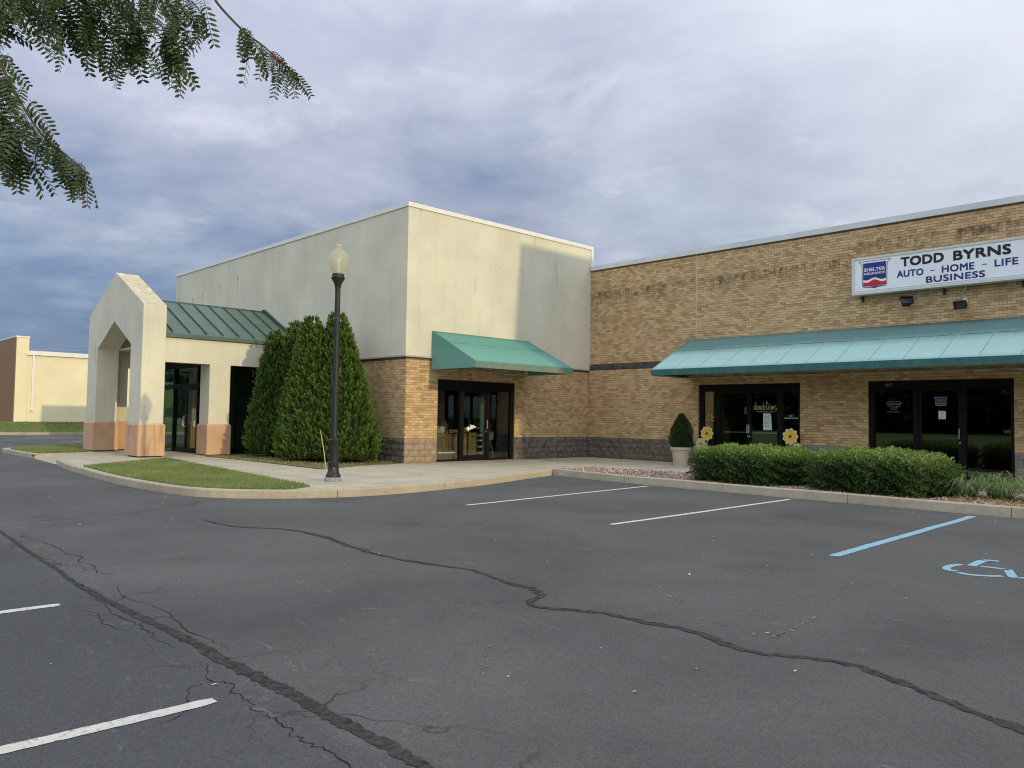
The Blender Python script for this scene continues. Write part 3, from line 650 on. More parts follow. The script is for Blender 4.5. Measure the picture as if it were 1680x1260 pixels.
marking('parking_line', [(12.79, -12.84), (12.66, -18.3)], 0.105, M['line_white'], 'short stretch of white parking line reaching in past the tree branches side', 'white parking lines')
marking('parking_line', [(16.0, -5.10), (15.78, 1.15)], 0.13, M['line_blue'], 'light blue parking line beside the wheelchair symbol')
marking('parking_line', [(-33.4, -0.4), (-35.2, 5.5)], 0.14, M['line_white'], 'distant white parking line on the drive before the yellow building', 'white parking lines')
marking('parking_line', [(-25.4, -3.4), (-29.5, 3.0)], 0.14, M['line_white'], 'distant white parking line on the drive beyond the portico lawn', 'white parking lines')
wc = MB(); P = gp(ZP)
for pts, w in (([(17.35, -4.46), (17.335, -4.19), (17.33, -3.94)], 0.10), ([(17.33, -3.90), (17.39, -3.85), (17.48, -3.85)], 0.09), ([(17.434, -4.405), (17.557, -4.375), (17.723, -4.39)], 0.085),
               ([(17.70, -4.37), (17.795, -4.64), (17.875, -4.86)], 0.095), ([(17.86, -4.89), (17.96, -4.81), (18.1, -4.72)], 0.07),
               (catmull([(17.25, -4.44), (17.195, -4.60), (17.195, -4.80), (17.25, -4.94), (17.35, -4.96)], 5), 0.085), (catmull([(17.38, -5.03), (17.506, -5.07), (17.64, -5.01), (17.775, -4.87)], 5), 0.085)):
    stroke(wc, pts, w, P)
tag(wc.build('wheelchair_symbol', M['line_blue']), 'light blue stencilled wheelchair symbol painted on the asphalt', 'road marking')

def ragged(pts, w, z, jit, sub=10, wj=0.35, thin=1.0):
    line = catmull(pts, sub); n = len(line); mb = MB(); L, Rr = [], []
    def wander(amp):                    # slow change of width with a finer crumbled edge on it
        a = np.convolve(rng.normal(0, 1, n+24), np.ones(13)/13, 'same')[12:-12]*2.2; b = np.convolve(rng.normal(0, 1, n+4), np.ones(3)/3, 'same')[2:-2]
        return np.clip(1+amp*(0.75*a+0.85*b), 0.25, 2.2)
    wl_, wr_ = wander(wj), wander(wj); off = np.convolve(rng.normal(0, jit, n+8), np.ones(3)/2, 'same')[4:-4]
    for i, p in enumerate(line):
        d = line[min(i+1, n-1)]-line[max(i-1, 0)]; d = d/max(np.linalg.norm(d), 1e-9); nn = np.array([-d[1], d[0]]); s = min(1, i/6, (n-1-i)/6)*(thin+(1-thin)*min(1, i/(.62*n))); q = p+nn*off[i]
        L.append((*(q+nn*w*.5*wl_[i]*(.2+.8*s)), z)); Rr.append((*(q-nn*w*.5*wr_[i]*(.2+.8*s)), z))
    mb.add(L+Rr, [(i, i+1, n+i+1, n+i) for i in range(n-1)]); return mb
crack1 = [(8.15, -9.73), (9.13, -9.70), (9.94, -9.24), (10.8, -9.16), (11.75, -9.33), (12.55, -9.37), (13.26, -9.29), (13.83, -9.15), (14.54, -9.27), (14.89, -9.29), (15.17, -9.44), (15.3, -9.7), (15.47, -9.79), (15.7, -9.65), (16.03, -9.48), (16.4, -9.47), (16.77, -9.41), (17.16, -9.52), (17.47, -9.55), (17.75, -9.38), (18.02, -9.31), (18.2, -9.36), (18.54, -9.49), (18.86, -9.66), (19.3, -9.8), (20.2, -9.95)]
seam = [(6.5, -12.2), (7.54, -12.30), (9.49, -12.40), (10.92, -12.45), (12.12, -12.50), (12.93, -12.49), (13.83, -12.47), (14.53, -12.44), (15.27, -12.45), (15.75, -12.43), (16.18, -12.42), (16.59, -12.43), (17.02, -12.42), (17.6, -12.44), (19, -12.44)]
tag(ragged(crack1, 0.070, ZP, 0.006, sub=16, wj=0.55).build('tar_seam', M['tar']), kind='structure')
tag(ragged(seam, 0.102, ZP, 0.003, sub=30, wj=0.30, thin=0.15).build('tar_seam', M['tar']), kind='structure')
for c, w in (([(15.03, -12.57), (15.47, -12.67), (15.65, -12.64), (15.97, -12.65), (16.21, -12.70), (16.45, -12.68), (16.68, -12.70), (16.87, -12.67), (17.3, -12.70)], 0.009),
             ([(12.44, -12.65), (12.82, -12.55), (13.44, -12.60), (13.87, -12.57), (14.28, -12.60), (14.7, -12.56)], 0.008), ([(8.45, -12.18), (10.02, -12.08), (11.22, -12.16), (11.89, -12.09)], 0.014),
             ([(12.0, -12.2), (12.9, -12.31), (13.6, -12.24), (14.3, -12.33), (15.0, -12.29)], 0.009), ([(13.13, -12.85), (13.27, -12.68), (13.61, -12.74), (14.07, -12.68)], 0.008),
             ([(6.63, -12.1), (7.0, -11.3), (6.74, -10.35), (6.35, -9.42), (5.7, -8.75)], 0.018), ([(15.47, -12.67), (15.6, -12.85), (15.9, -12.98), (16.0, -13.2)], 0.006), ([(15.2, -9.75), (15.1, -10.0), (14.85, -10.25)], 0.008)):
    tag(ragged(c, w*0.7, ZP-0.001, w*2.2, 12, 0.9).build('asphalt_crack', M['crack']), kind='structure')
M['scrape'] = plain('scraped_asphalt', (0.165, 0.158, 0.146), 0.95, 0.1, 0.25, 25)
for pts, w in (([(16.60, -9.02), (16.85, -9.05), (17.05, -9.06), (17.29, -9.17)], .03), ([(17.29, -9.17), (17.32, -8.95), (17.31, -8.75), (17.23, -8.18)], .045), ([(17.44, -8.12), (17.78, -7.78), (18.07, -7.37)], .025),
               ([(16.84, -7.59), (16.87, -6.93), (16.82, -5.91)], .035), ([(15.94, -8.51), (16.2, -8.64)], .06), ([(16.05, -10.87), (16.27, -11.11), (16.54, -11.38)], .035), ([(15.76, -11.70), (15.88, -11.48)], .02), ([(12.2, -8.0), (12.5, -7.5)], .05), ([(13.9, -7.4), (14.4, -6.9)], .05), ([(11.2, -3.6), (12.0, -3.1)], .05)):
    line = catmull(pts, 14); i = 0; mb = MB()
    while i < len(line)-3:                       # broken into short worn dashes
        k = rng.randint(2, 6); part = line[i:i+k+1]; i += k+rng.randint(0, 3)
        if len(part) > 2: q = ragged([p+rng.normal(0, .008, 2) for p in part], w*rng.uniform(.25, 1), ZP-0.0016+0.00025*(i % 9), .004, 4, .6); mb.add(q.v, q.f)
    if mb.v: tag(mb.build('scrape_mark', M['scrape']), kind='structure')
def litter():
    X = np.concatenate([rng.uniform(3, 20, 150), rng.uniform(8, 17, 90)]); Y = np.concatenate([rng.uniform(-13.5, 1.2, 150), rng.uniform(0.5, 1.45, 90)])
    keep = (X > 6.8) | (Y < -9.2); X, Y = X[keep], Y[keep]; n = len(X)
    P0 = np.stack([X, Y, np.full(n, ZP+0.003)], 1); A = rvec(n); A[:, 2] *= 0.12; Nn = rvec(n)*0.15+np.array([0, 0, 1])
    V, Q = leaf_quads(P0, A, Nn, rng.uniform(.012, .055, n), rng.uniform(.008, .026, n), 0.1)
    tag(fast_mesh('litter', V, Q, M['flake']), kind='stuff')
litter()

# ------------------------------------------------------------------ bricks and blocks
def brick_rects(u0, u1, z0, z1, holes):
    out = []; r0 = int(round((z0-BR_Z)/BR_P)); nr = int((z1-BR_Z)/BR_P)
    for r_ in range(r0, nr):
        za, zb = BR_Z+r_*BR_P+0.0045, BR_Z+(r_+1)*BR_P-0.0045; off = (r_ % 2)*BR_L*0.5
        for c in range(int((u0+off)/BR_L)-1, int((u1+off)/BR_L)+2):
            a, b = c*BR_L-off+0.0035, (c+1)*BR_L-off-0.0035; a, b = max(a, u0), min(b, u1)
            if b-a < 0.03: continue
            segs = [(a, b)]
            for hl in holes:
                if zb > hl[2]+0.01 and za < hl[3]-0.01:
                    nx = []
                    for p, q in segs:
                        if q <= hl[0] or p >= hl[1]: nx.append((p, q)); continue
                        if hl[0]-p > 0.03: nx.append((p, hl[0]))
                        if q-hl[1] > 0.03: nx.append((hl[1], q))
                    segs = nx
            for p, q in segs: out.append((p, q, za, zb, r_, c))
    return out
def brick_field(name, ax, plane, rects, mat, parent, proud=0.006):
    n = len(rects); Rr = np.array([r_[:4] for r_ in rects]); pr = -(proud+rng.uniform(-0.001, 0.001, n)); j = rng.uniform(-.0012, .0012, (n, 4)); Rr = Rr+j
    u0, u1, z0, z1 = Rr.T; back = np.full(n, 0.004)
    def corner(u, d, z): return np.stack([u, plane+d, z], 1) if ax == 'Y' else np.stack([plane-d, u, z], 1)
    V = np.stack([corner(u0, pr, z0), corner(u1, pr, z0), corner(u1, pr, z1), corner(u0, pr, z1), corner(u0, back, z0), corner(u1, back, z0), corner(u1, back, z1), corner(u0, back, z1)], 1).reshape(-1, 3)
    T = np.array([(0, 1, 2, 3), (0, 4, 5, 1), (1, 5, 6, 2), (2, 6, 7, 3), (3, 7, 4, 0)]); Q = (T[None]+(np.arange(n)*8)[:, None, None]).reshape(-1, 4)
    o = fast_mesh(name, V, Q, mat, parent); o['kind'] = 'stuff'; return o
def block_meshes(ax, L, H, mat, tagname, n=6):
    out = []
    for k in range(n):
        nu, nz = 5, 4; V, F = [], []
        for j in range(nz):
            for i in range(nu):
                edge = i in (0, nu-1) or j in (0, nz-1)
                d = -0.010 if edge else -rng.uniform(0.016, 0.045)
                V.append(P3(ax, 0, -L/2+L*i/(nu-1)+(0 if edge else rng.uniform(-.02, .02)), d, -H/2+H*j/(nz-1)+(0 if edge else rng.uniform(-.012, .012))))
        b = len(V)
        for i, j in ((0, 0), (nu-1, 0), (nu-1, nz-1), (0, nz-1)): V.append(P3(ax, 0, -L/2+L*i/(nu-1), 0.03, -H/2+H*j/(nz-1)))
        for j in range(nz-1):
            for i in range(nu-1): F.append((j*nu+i, j*nu+i+1, (j+1)*nu+i+1, (j+1)*nu+i))
        F += [tuple(range(nu))[::-1]+(b, b+1), tuple(range((nz-1)*nu, nz*nu))+(b+2, b+3), tuple(j*nu for j in range(nz))+(b+3, b), tuple(j*nu+nu-1 for j in range(nz))[::-1]+(b+1, b+2)]
        me = bpy.data.meshes.new(tagname); me.from_pydata(V, [], F); me.materials.append(mat); me.update(); out.append(me)
    return out
BL, BH = 0.40, 0.1975
def stone_base(ax, plane, u0, u1, rows, holes, parent, pick, z0=0.0, name='stone_block', L=BL, H=BH, offs=True):
    cache = {}
    for r_ in range(rows):
        zc = z0+(r_+0.5)*H; u = u0-(L/2 if (r_ % 2 and offs) else 0)
        while u < u1-0.03:
            a, b = max(u, u0), min(u+L, u1); u += L
            segs = [(a, b)]
            for hl in holes:
                if zc > hl[2] and zc < hl[3]: segs = [s for p, q in segs for s in ((p, min(q, hl[0])), (max(p, hl[1]), q)) if s[1]-s[0] > 0.03]
            for p, q in segs:
                ln = q-p; key = (round(ln, 2), pick((p+q)/2, r_))
                if key not in cache: cache[key] = block_meshes(ax, ln-0.008, H-0.008, M[key[1]], name, 5 if ln > L-0.02 else 2)
                me = cache[key][rng.randint(len(cache[key]))]
                o = link(name, me, parent, P3(ax, plane, (p+q)/2, 0, zc))

# ------------------------------------------------------------------ storefronts
def frame(mb, ax, plane, u0, u1, z0, z1, wl, wr, wb, wt, d0, d1, mi=0):
    abox(mb, ax, plane, u0, u0+wl, d0, d1, z0, z1, mi); abox(mb, ax, plane, u1-wr, u1, d0, d1, z0, z1, mi)
    abox(mb, ax, plane, u0+wl, u1-wr, d0, d1, z0, z0+wb, mi); abox(mb, ax, plane, u0+wl, u1-wr, d0, d1, z1-wt, z1, mi)
def window(ax, plane, u0, u1, z0, z1, d, parent, glass, w=0.045, frame_mat='bronze'):
    mb = MB(); frame(mb, ax, plane, u0, u1, z0, z1, w, w, w, w, d, d+0.11)
    o = mb.build('window', M[frame_mat], parent)
    p = MB(); abox(p, ax, plane, u0+w, u1-w, d+0.05, d+0.058, z0+w, z1-w); p.build('pane', M[glass], o); return o
def door(ax, plane, u0, u1, z0, z1, d, parent, glass, hinge='l', bar=True, stile=0.07):
    mb = MB(); frame(mb, ax, plane, u0+0.006, u1-0.006, z0+0.01, z1-0.006, stile, stile, 0.16, 0.09, d+0.02, d+0.07)
    o = mb.build('door', M['bronze'], parent)
    p = MB(); abox(p, ax, plane, u0+stile, u1-stile, d+0.041, d+0.049, z0+0.17, z1-0.09); p.build('pane', M[glass], o)
    uh = u1-0.035 if hinge == 'l' else u0+0.035
    hb = MB(); hb.tube([P3(ax, plane, uh, d+0.02, z0+1.36), P3(ax, plane, uh, d-0.05, z0+1.36), P3(ax, plane, uh, d-0.05, z0+1.08), P3(ax, plane, uh, d+0.02, z0+1.08)], 0.014, 8)
    smooth(hb.build('handle', M['steel'], o))
    lk = MB(); lk.tube([P3(ax, plane, uh, d+0.025, z0+0.98), P3(ax, plane, uh, d+0.008, z0+0.98)], 0.026, 12); lk.build('lock', M['steel'], o)
    if bar:
        b = MB(); abox(b, ax, plane, u0+stile, u1-stile, d+0.09, d+0.13, z0+1.08, z0+1.125); b.build('push_bar', M['steel'], o)
    return o
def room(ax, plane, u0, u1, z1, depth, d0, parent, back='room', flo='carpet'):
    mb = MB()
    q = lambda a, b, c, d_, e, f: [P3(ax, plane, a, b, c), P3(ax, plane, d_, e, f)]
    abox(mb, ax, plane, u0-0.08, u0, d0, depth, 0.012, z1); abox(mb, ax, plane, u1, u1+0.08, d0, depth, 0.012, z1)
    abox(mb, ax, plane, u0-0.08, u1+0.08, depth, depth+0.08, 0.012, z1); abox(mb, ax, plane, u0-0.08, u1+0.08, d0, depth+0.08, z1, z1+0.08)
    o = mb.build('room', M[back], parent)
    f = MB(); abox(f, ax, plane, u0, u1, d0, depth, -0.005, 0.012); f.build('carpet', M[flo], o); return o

# ------------------------------------------------------------------ awning
def awning(ax, plane, u0, u1, ztop, zedge, zbot, proj, fab, val, rib, label, ribs_sag):
    t = thing('awning', P3(ax, plane, (u0+u1)/2, 0, zedge), label, 'awning', None)
    # the cloth hangs a little between its rafters
    cols = []; nr = max(2, round((u1-u0)/rib)); k = 6
    for q in range(nr): cols += [(u0+(u1-u0)*(q+s/k)/nr, math.sin(math.pi*s/k)**0.7 if s else 0.0) for s in range(k)]
    cols.append((u1, 0.0)); rows = [0, 0.12, 0.25, 0.36, 0.39, 0.42, 0.55, 0.7, 0.85, 1.0]; V = []
    for v in rows:
        for u, s in cols:
            bulge = 0.012 if abs(v-0.39) < 0.01 else 0.0
            V.append(P3(ax, plane, u, -0.02-(proj-0.02)*v, ztop+(zedge-ztop)*v-ribs_sag*s*math.sin(math.pi*v)+bulge))
    nc = len(cols); F = [(i*nc+j, i*nc+j+1, (i+1)*nc+j+1, (i+1)*nc+j) for i in range(len(rows)-1) for j in range(nc-1)]
    cl = MB().add(V, F); c = cl.build('fabric', M[fab], t); smooth(c, 35)
    sol = c.modifiers.new('cloth', 'SOLIDIFY'); sol.thickness = 0.006; sol.offset = -1
    for q in range(1, nr):                # stitched seams over the rafters
        u = u0+(u1-u0)*q/nr; sm = MB(); d0, d1 = -.10, -proj+.01; zz = lambda d: ztop+(zedge-ztop)*(-d-.02)/(proj-.02)+.004
        sm.prism([P3(ax, plane, u-.008, d0, zz(d0)), P3(ax, plane, u+.008, d0, zz(d0)), P3(ax, plane, u+.008, d1, zz(d1)), P3(ax, plane, u-.008, d1, zz(d1))], (0, 0, .004)); sm.build('seam', M['seam'], t)
    sm = MB(); v = .39; d_ = -.02-(proj-.02)*v; z_ = ztop+(zedge-ztop)*v+.013; sm.prism([P3(ax, plane, u0+.01, d_, z_), P3(ax, plane, u1-.01, d_, z_), P3(ax, plane, u1-.01, d_-.022, z_-.010), P3(ax, plane, u0+.01, d_-.022, z_-.010)], (0, 0, .004)); sm.build('seam', M['seam'], t)  # strip added as the dark crease line over the middle rail
    for u, s in ((u0, 1), (u1, -1)):
        e = MB(); e.prism([P3(ax, plane, u, -0.02, ztop-0.004), P3(ax, plane, u, -0.02, zbot), P3(ax, plane, u, -proj, zbot), P3(ax, plane, u, -proj, zedge-0.004)], tuple(np.array(P3(ax, 0, s*0.006, 0, 0)))); e.build('end_panel', M['fab_side' if val == 'val_rust' else val], t)
    v = MB(); abox(v, ax, plane, u0+0.007, u1-0.007, -proj-0.004, -proj+0.004, zbot, zedge-0.002); v.build('valance', M[val], t)
    fr = MB()
    fr.tube([P3(ax, plane, u0+.05, -0.05, zbot+.02), P3(ax, plane, u1-.05, -0.05, zbot+.02)], 0.018, 6); fr.tube([P3(ax, plane, u0+.05, -proj+.04, zbot+.03), P3(ax, plane, u1-.05, -proj+.04, zbot+.03)], 0.018, 6)
    for q in range(0, nr+1):
        u = u0+.05+(u1-u0-.1)*q/nr
        fr.tube([P3(ax, plane, u, -0.06, ztop-.08), P3(ax, plane, u, -proj+.05, zedge-.05)], 0.014, 6)
        if q % 2 == 0:
            fr.tube([P3(ax, plane, u, -0.06, zbot+.02), P3(ax, plane, u, -proj+.05, zbot+.03)], 0.014, 6)
            fr.tube([P3(ax, plane, u, -0.06, zbot+.02), P3(ax, plane, u, -proj*0.55, (ztop+zedge)/2-.08)], 0.012, 6)
    fr.build('frame', M['ledge'], t)
    return t

# ------------------------------------------------------------------ tall stucco building
HT, HS = 8.34, 3.417
tb = thing('stucco_building', (-9.6, 4.5, 0), 'tall cream stucco building with a tan brick base and white roof edge', 'building')
LX = -19.3; DB = 9.02
mb = MB()
wall(mb, 'X', 0.0, 0.0, DB, HS+0.02, HT-0.14, [], 0.3); wall(mb, 'Y', 0.0, LX, -0.3, HS+0.02, HT-0.14, [], 0.3)
abox(mb, 'X', LX+0.3, 0.3, DB, 0, 0.3, HS+0.02, HT-0.14); mb.box((LX, DB-0.3, HS+0.02), (-0.3, DB, HT-0.14)); mb.box((LX+0.3, 0.3, 7.6), (-0.3, DB-0.3, 7.7)); mb.box((LX+.3, .3, HS-0.2), (-.35, DB-.3, HS-0.1))
mb.build('wall', M['stucco'], tb)
cap = MB(); cap.box((LX-0.03, -0.035, HT-0.14), (0.035, 0.32, HT)); cap.box((-0.32, 0.321, HT-0.14), (0.035, DB+.03, HT)); cap.box((LX-.03, .321, HT-.14), (LX+.3, DB+.03, HT)); cap.box((LX+.301, DB-.3, HT-.14), (-0.321, DB+.03, HT))
cap.build('roof_edge', M['cap'], tb)
MB().box((-0.06, D-0.012, 7.53), (0.037, DB+.03, HT-0.1405)).build('corner_flashing', M['cap'], tb)
lg = MB(); lg.box((LX, -0.028, HS-0.03), (0.028, 0.3, HS+0.019)); lg.box((-0.3, 0.301, HS-0.03), (0.028, D-0.01, HS+0.019)); lg.build('ledge', M['ledge'], tb)
for x, z, w, l in ((-18.75, 7.05, .05, .35), (-17.2, 6.95, .05, .45), (-16.0, 7.1, .045, .75), (-14.2, 7.25, .05, .6), (-12.35, 7.45, .045, .85)):
    MB().add([(x-w*.5, -.002, z), (x+w*.5, -.002, z), (x+w*.2, -.002, z-l*.5), (x, -.002, z-l), (x-w*.25, -.002, z-l*.45)], [(0, 1, 2, 3, 4)]).build('drip_stain', M['stain'], tb)
PB = -0.075                                      # brick plane set in under the stucco
holeR = (1.38, 4.90, 0.0, 2.72)
mb = MB(); wall(mb, 'X', PB, -PB, D-0.01, 0.0, HS-0.03, [holeR], 0.25); wall(mb, 'Y', -PB, -7.0, PB-0.25, 0.0, HS-0.03, [], 0.25); mb.build('brick_backing', M['mortar_c'], tb)
mb = MB(); mb.box((LX, 0.08, 0), (-12.8, .3, HS-.03)); mb.build('lower_wall', M['mortar_c'], tb); mb = MB(); mb.box((LX, .301, 0), (LX+.3, DB, HS-.03)); mb.build('lower_wall', M['mortar_c'], tb)
rects = brick_rects(0.075, D-0.012, BR_Z, HS-0.035, [holeR]); brick_field('brick', 'X', PB, rects, M['brick_y'], tb)
rects = brick_rects(-7.0, PB+0.009, BR_Z, HS-0.035, []); brick_field('brick', 'Y', -PB, rects, M['brick_x'], tb)
stone_base('X', PB, 0.075, D-0.012, 4, [holeR], tb, lambda u, r_: 'blk_tan_sunlit' if u < 1.4 else 'blk_dark')
stone_base('Y', -PB, -4.0, PB+0.01, 4, [], tb, lambda u, r_: 'blk_dark')
# storefront in the side wall
ZS = 0.02; fd = 0.06
fr = MB(); abox(fr, 'X', PB, 1.38, 4.90, fd, fd+0.12, 2.44, 2.72); abox(fr, 'X', PB, 2.45, 2.52, fd-.01, fd+0.13, ZS, 2.44); abox(fr, 'X', PB, 3.64, 3.71, fd-.01, fd+0.13, ZS, 2.44); abox(fr, 'X', PB, 4.80, 4.90, fd, fd+.12, ZS, 2.44); fr.build('storefront_frame', M['bronze'], tb)
wA = window('X', PB, 1.38, 2.45, ZS, 2.44, fd, tb, 'glass'); dA = door('X', PB, 2.52, 3.64, ZS, 2.44, fd, tb, 'glass', 'l'); wB = window('X', PB, 3.71, 4.80, ZS, 2.44, fd, tb, 'glass')
text('1600 University Blvd.', 'lettering', 'X', PB-fd-0.045, 1.53, 2.26, 0.255, 0.325, M['vinyl'], wA, bold=0.012)
hand = [(2.693, 1.105), (2.769, 1.148), (2.839, 1.188), (2.845, 1.127), (2.902, 1.156), (2.9, 1.25), (2.959, 1.21), (3.007, 1.211), (3.069, 1.229), (3.066, 1.185), (3.153, 1.178), (3.154, 1.138), (2.98, 1.127), (3.048, 1.12), (3.034, 1.084), (2.971, 1.094), (2.914, 1.058), (2.847, 1.054), (2.844, 0.993), (2.781, 1.04)]
flat_poly('arrow_decal', 'X', PB-fd-0.036, hand, M['vinyl'], dA)
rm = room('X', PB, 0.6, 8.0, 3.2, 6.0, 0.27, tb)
# things inside, just behind the glass
def carton(u0, u1, d0, d1, z1, label):
    t = thing('cardboard_box', P3('X', PB, (u0+u1)/2, (d0+d1)/2, 0.012), label, 'box', 'cardboard boxes behind the shop glass')
    b = MB(); abox(b, 'X', PB, u0, u1, d0, d1, 0.013, z1); b.build('carton', M['card'], t)
    hs = MB(); abox(hs, 'X', PB, (u0+u1)/2-.05, (u0+u1)/2+.05, d0-0.002, d0+.004, z1-.16, z1-.12); hs.build('hand_hole', M['black'], t)
    f = MB(); f.quad([P3('X', PB, u0, d0, z1), P3('X', PB, u1, d0, z1), P3('X', PB, u1, d0-.05, z1+.14), P3('X', PB, u0, d0-.05, z1+.14)]) if False else abox(f, 'X', PB, u0, u1, d1, d1+.008, z1+0.001, z1+.13); f.build('flap', M['card'], t)
carton(1.72, 2.24, 0.45, 0.95, 0.93, 'tall cardboard box standing behind the side window beside the address lettering')
carton(2.30, 2.66, 0.50, 1.0, 0.90, 'narrow cardboard box partly hidden by the door post')
carton(2.72, 3.10, 0.50, 1.0, 0.92, 'cardboard box behind the glass door below the white arrow decal')
carton(3.20, 3.56, 0.52, 1.0, 0.95, 'cardboard box standing next to the small white shelf behind the door')
t = thing('shelf_unit', P3('X', PB, 3.72, .7, 0.012), 'small white shelf unit behind the shop glass next to the boxes', 'shelf')
for z in (0.2, 0.42, 0.64, 0.82): b = MB(); abox(b, 'X', PB, 3.62, 3.86, 0.55, 0.9, z, z+.06); b.build('shelf', M['white'], t)
b = MB(); abox(b, 'X', PB, 3.60, 3.62, .55, .9, .013, .95); abox(b, 'X', PB, 3.86, 3.88, .55, .9, .013, .95); b.build('side_panel', M['room'], t)
t = thing('folding_chair', P3('X', PB, 4.3, .8, 0.012), 'grey chair standing behind the side window of the corner shop', 'chair')
b = MB()
for du in (0, .42): b.tube([P3('X', PB, 4.05+du, .6, .013), P3('X', PB, 4.05+du, .75, .5), P3('X', PB, 4.05+du, .62, .95)], 0.014, 6); b.tube([P3('X', PB, 4.05+du, 1.05, .013), P3('X', PB, 4.05+du, .75, .5)], 0.014, 6)
b.build('legs_frame', M['steel'], t); b = MB(); abox(b, 'X', PB, 4.06, 4.46, .68, 1.05, .48, .51); b.build('seat', M['steel'], t); b = MB(); abox(b, 'X', PB, 4.06, 4.46, .62, .64, .68, .95); b.build('backrest', M['steel'], t)
b = MB(); abox(b, 'X', PB, 4.42, 4.80, 1.3, 1.4, .013, 3.19); tag(b.build('partition', M['green_wall']), 'pale green partition strip standing inside the corner shop window', 'partition')
b = MB(); abox(b, 'X', PB, 2.0, 2.18, .6, .8, .95, 1.16); b.lathe(P3('X', PB, 1.9, .6, .935), [(.05, 0), (.06, .12), (.03, .2), (.03, .24)], 10); tag(b.build('white_jug', M['white']), 'white jug and carton set on top of the tall box', 'jug')
awning('X', 0.0, 1.03, 5.45, 4.28, 3.21, 3.02, 2.2, 'fab_side', 'val_rust', 1.1, 'small teal awning with a rust stained valance on the stucco wall', 0.01)

# ------------------------------------------------------------------ brick shop building
HB = 7.52
bb = thing('brick_building', (14, D, 0), 'long tan brick shop building with two glass storefronts', 'building')
holeA, holeB = (5.0, 8.69, 0.0, 2.73), (10.80, 14.54, 0.0, 2.73)
mb = MB(); wall(mb, 'Y', D, -0.3, 27.0, 0.0, HB-0.17, [holeA, holeB], 0.28); mb.box((0.04, D+18, 0), (27, D+18.3, HB-.17)); mb.box((26.7, D+.28, 0), (27, D+18, HB-.17)); mb.box((0.04, D+.28, 7.0), (26.7, D+18, 7.1)); mb.box((0.04, D+.28, 0), (.3, D+18, 7.0))
mb.build('wall', M['mortar'], bb)
cp = MB(); cp.box((0.038, D-0.07, HB-0.17), (27.05, D+0.32, HB)); cp.build('coping', M['cap_grey'], bb)
band_z0, band_z1 = BR_Z+32*BR_P+0.02, BR_Z+35*BR_P-0.02
rects = brick_rects(-0.062, 27.0, BR_Z, HB-0.175, [holeA, holeB])
rects = [r_ for r_ in rects if not (32 <= r_[4] < 35)]
def rank(r_):
    x, z = (r_[0]+r_[1])/2, (r_[2]+r_[3])/2
    if r_[1]-r_[0] < 0.19: return 1e9
    px, py, dep = in_view((x, D, z))
    if not (8 < px < 1672 and 8 < py < 1250): return 1e9
    if 2.88 < z < 4.55 and x > 4.0: return 1e9
    if 10.2 < x < 15.2 and 5.15 < z < 6.6: return 1e9
    if z < 0.95: return 1e9
    return dep
order = sorted(range(len(rects)), key=lambda i: rank(rects[i])); single = set(order[:300])
brick_field('brick', 'Y', D, [rects[i] for i in range(len(rects)) if i not in single], M['brick_x'], bb)
bmeshes = []
for k in range(6):
    b = MB(); w2, h2 = (BR_L-0.007)/2, (BR_P-0.009)/2; j = lambda: rng.uniform(-.0015, .0015); pr = -0.007+rng.uniform(-.001, .001)
    V = [(-w2+j(), pr, -h2+j()), (w2+j(), pr, -h2+j()), (w2+j(), pr, h2+j()), (-w2+j(), pr, h2+j()), (-w2, .004, -h2), (w2, .004, -h2), (w2, .004, h2), (-w2, .004, h2)]
    me = bpy.data.meshes.new('brick'); me.from_pydata(V, [], [(0, 1, 2, 3), (0, 4, 5, 1), (1, 5, 6, 2), (2, 6, 7, 3), (3, 7, 4, 0), (4, 7, 6, 5)]); me.materials.append(M['brick_x']); me.update(); bmeshes.append(me)
for i in sorted(single):
    r_ = rects[i]; link('brick', bmeshes[rng.randint(6)], bb, ((r_[0]+r_[1])/2, D, (r_[2]+r_[3])/2))
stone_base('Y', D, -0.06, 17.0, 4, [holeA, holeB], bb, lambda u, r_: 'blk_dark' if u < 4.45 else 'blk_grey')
stone_base('Y', D, -0.06, 17.0, 1, [], bb, lambda u, r_: 'blk_band', z0=BR_Z+32*BR_P, name='band_block', H=3*BR_P)
MB().box((4.872, D-0.0125, 4.35), (4.888, D+0.02, HB-.18)).build('control_joint', M['joint_fill'], bb)
# storefront of the flower shop
def store(u0, u1, cuts, glass, parent, top=2.53):
    f = MB(); abox(f, 'Y', D, u0, u1, fd, fd+.12, top, 2.73)
    for a, b in cuts: abox(f, 'Y', D, a, b, fd-.01, fd+.13, ZS, top)
    f.build('storefront_frame', M['bronze'], parent)
store(5.0, 8.69, [(5.0, 5.12), (5.62, 5.80), (7.95, 8.07), (8.63, 8.69)], 'glass', bb)
wF = window('Y', D, 5.12, 5.62, ZS, 2.53, fd, bb, 'glass', 0.03)
dF1 = door('Y', D, 5.80, 6.875, ZS, 2.53, fd, bb, 'glass', 'l'); dF2 = door('Y', D, 6.875, 7.95, ZS, 2.53, fd, bb, 'glass', 'r')
wF2 = window('Y', D, 8.07, 8.63, ZS, 2.53, fd, bb, 'glass', 0.03)
PG = D+fd+0.038
for q, (s, a, b) in enumerate((('Mon - Fri', 5.27, 5.50), ('10:00am - 5:30pm', 5.20, 5.58), ('Saturday', 5.27, 5.50), ('10:00am - 2:00pm', 5.20, 5.58))):
    z = 1.665-q*0.062; text(s, 'lettering', 'Y', PG, a, b, z, z+0.042, M['gold_vinyl'], wF, bold=0.01)
text('1611', 'lettering', 'Y', PG, 8.27, 8.42, 1.665, 1.725, M['vinyl'], wF2, bold=0.01); text('Northwestern Road', 'lettering', 'Y', PG, 8.12, 8.58, 1.60, 1.645, M['vinyl'], wF2, bold=0.015)
